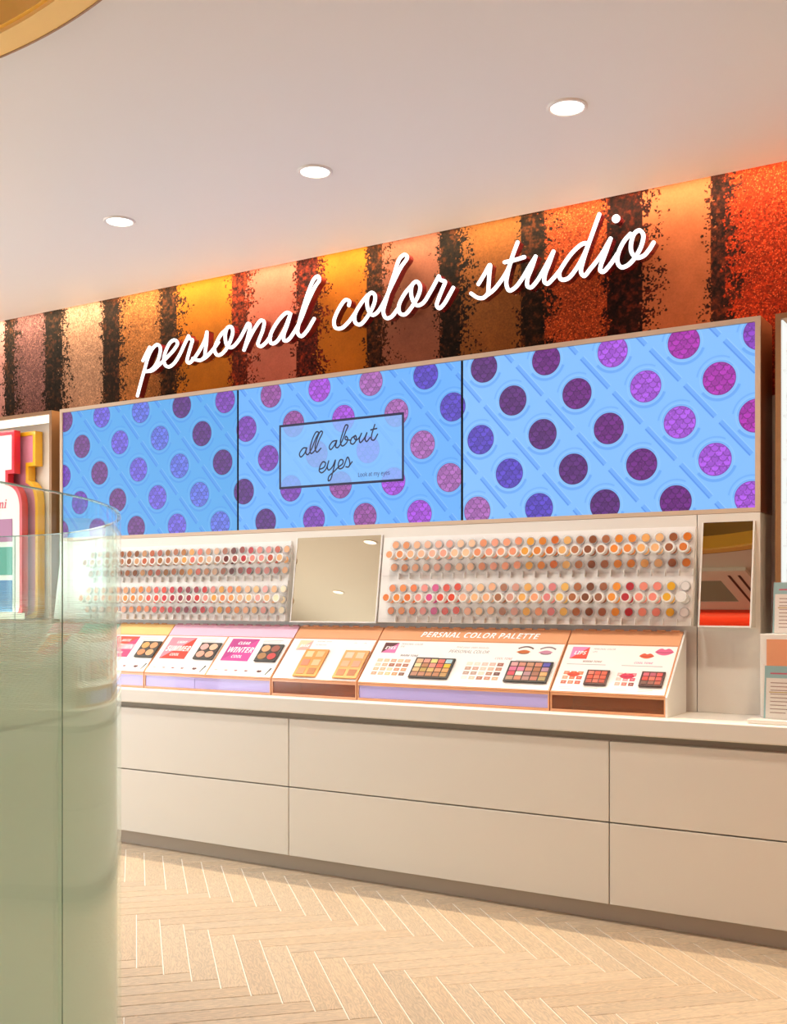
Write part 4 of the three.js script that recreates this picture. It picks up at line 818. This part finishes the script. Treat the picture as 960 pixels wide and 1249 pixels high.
// ================================================================ SEEN ONLY IN THE MIRRORS
{
  const t = thing('ceiling_air_unit', 'ceiling cassette air unit mirrored in the narrow mirror', 'air conditioner', [-2.68, CEIL, 5.16]);
  const W = 1.02, D = 1.14, f = 0.26;
  mesh('panel', merge([bxAt(-W / 2, W / 2, -0.03, 0, -D / 2, -D / 2 + f), bxAt(-W / 2, W / 2, -0.03, 0, D / 2 - f, D / 2), bxAt(-W / 2, -W / 2 + f, -0.03, 0, -D / 2 + f, D / 2 - f), bxAt(W / 2 - f, W / 2, -0.03, 0, -D / 2 + f, D / 2 - f)]), M.white, t);
  for (let i = 0; i < 12; i++) mesh('grille_slat', bx(W - 2 * f, 0.006, 0.042), M.acGrille, t, [0, -0.016, -D / 2 + f + (D - 2 * f) * (i + 0.5) / 12], [0.5, 0, 0]);
  mesh('grille_back', bxAt(-W / 2 + f, W / 2 - f, -0.004, 0, -D / 2 + f, D / 2 - f), M.dark, t);
  for (const x of [-W / 2 + 0.08, -W / 2 + 0.16, W / 2 - 0.08, W / 2 - 0.16]) mesh('air_slot', bx(0.022, 0.002, D - 0.24), M.dark, t, [x, -0.0305, 0]);
}
// ---- unseen light cases out of view, placed to light the ceiling and room
function unseenLightCase(pos, turn, w, h, label, k) {
  const t = thing('unseen_light_case', label, 'unseen light case', pos, 'unseen light cases out of view'); t.rotation.y = turn;
  mesh('carcass', merge([bxAt(-w / 2, w / 2, 0, 0.05, 0, 0.3), bxAt(-w / 2, w / 2, h - 0.05, h, 0, 0.3), bxAt(-w / 2, -w / 2 + 0.04, 0.05, h - 0.05, 0, 0.3), bxAt(w / 2 - 0.04, w / 2, 0.05, h - 0.05, 0, 0.3)]), M.white, t);
  for (let i = 1; i < 4; i++) mesh('shelf', bxAt(-w / 2 + 0.041, w / 2 - 0.041, h * i / 4, h * i / 4 + 0.012, 0.02, 0.25), M.clear, t);
  mesh('glow_panel', bxAt(-w / 2 + 0.041, w / 2 - 0.041, 0.051, h - 0.051, 0.005, 0.015), glow(LIGHT.unseenCaseColor, 1.2), t);
  const n = new THREE.Vector3(Math.sin(turn), 0, Math.cos(turn));
  areaLight(LIGHT.unseenCaseColor, k, w - 0.1, h - 0.12, [pos[0] + n.x * 0.02, pos[1] + h / 2, pos[2] + n.z * 0.02], [pos[0] + n.x, pos[1] + h / 2, pos[2] + n.z]);
}
unseenLightCase([ROOM.x0, 0.1, 1.3], Math.PI / 2, 2.5, 2.1, 'unseen light case nearest the mural on the left wall, lighting the ceiling', LIGHT.unseenCase);
unseenLightCase([ROOM.x0, 0.1, 4.0], Math.PI / 2, 2.5, 2.1, 'unseen light case in the middle of the left wall, lighting the ceiling', LIGHT.unseenCase);
unseenLightCase([ROOM.x0, 0.1, 6.8], Math.PI / 2, 2.5, 2.1, 'unseen light case at the rear of the left wall, lighting the ceiling', LIGHT.unseenCase);
unseenLightCase([-6.4, 0.1, ROOM.z1], Math.PI, 2.6, 2.1, 'unseen light case at the far end behind the camera, lighting the ceiling', LIGHT.unseenCase);

renderer.render(scene, camera);
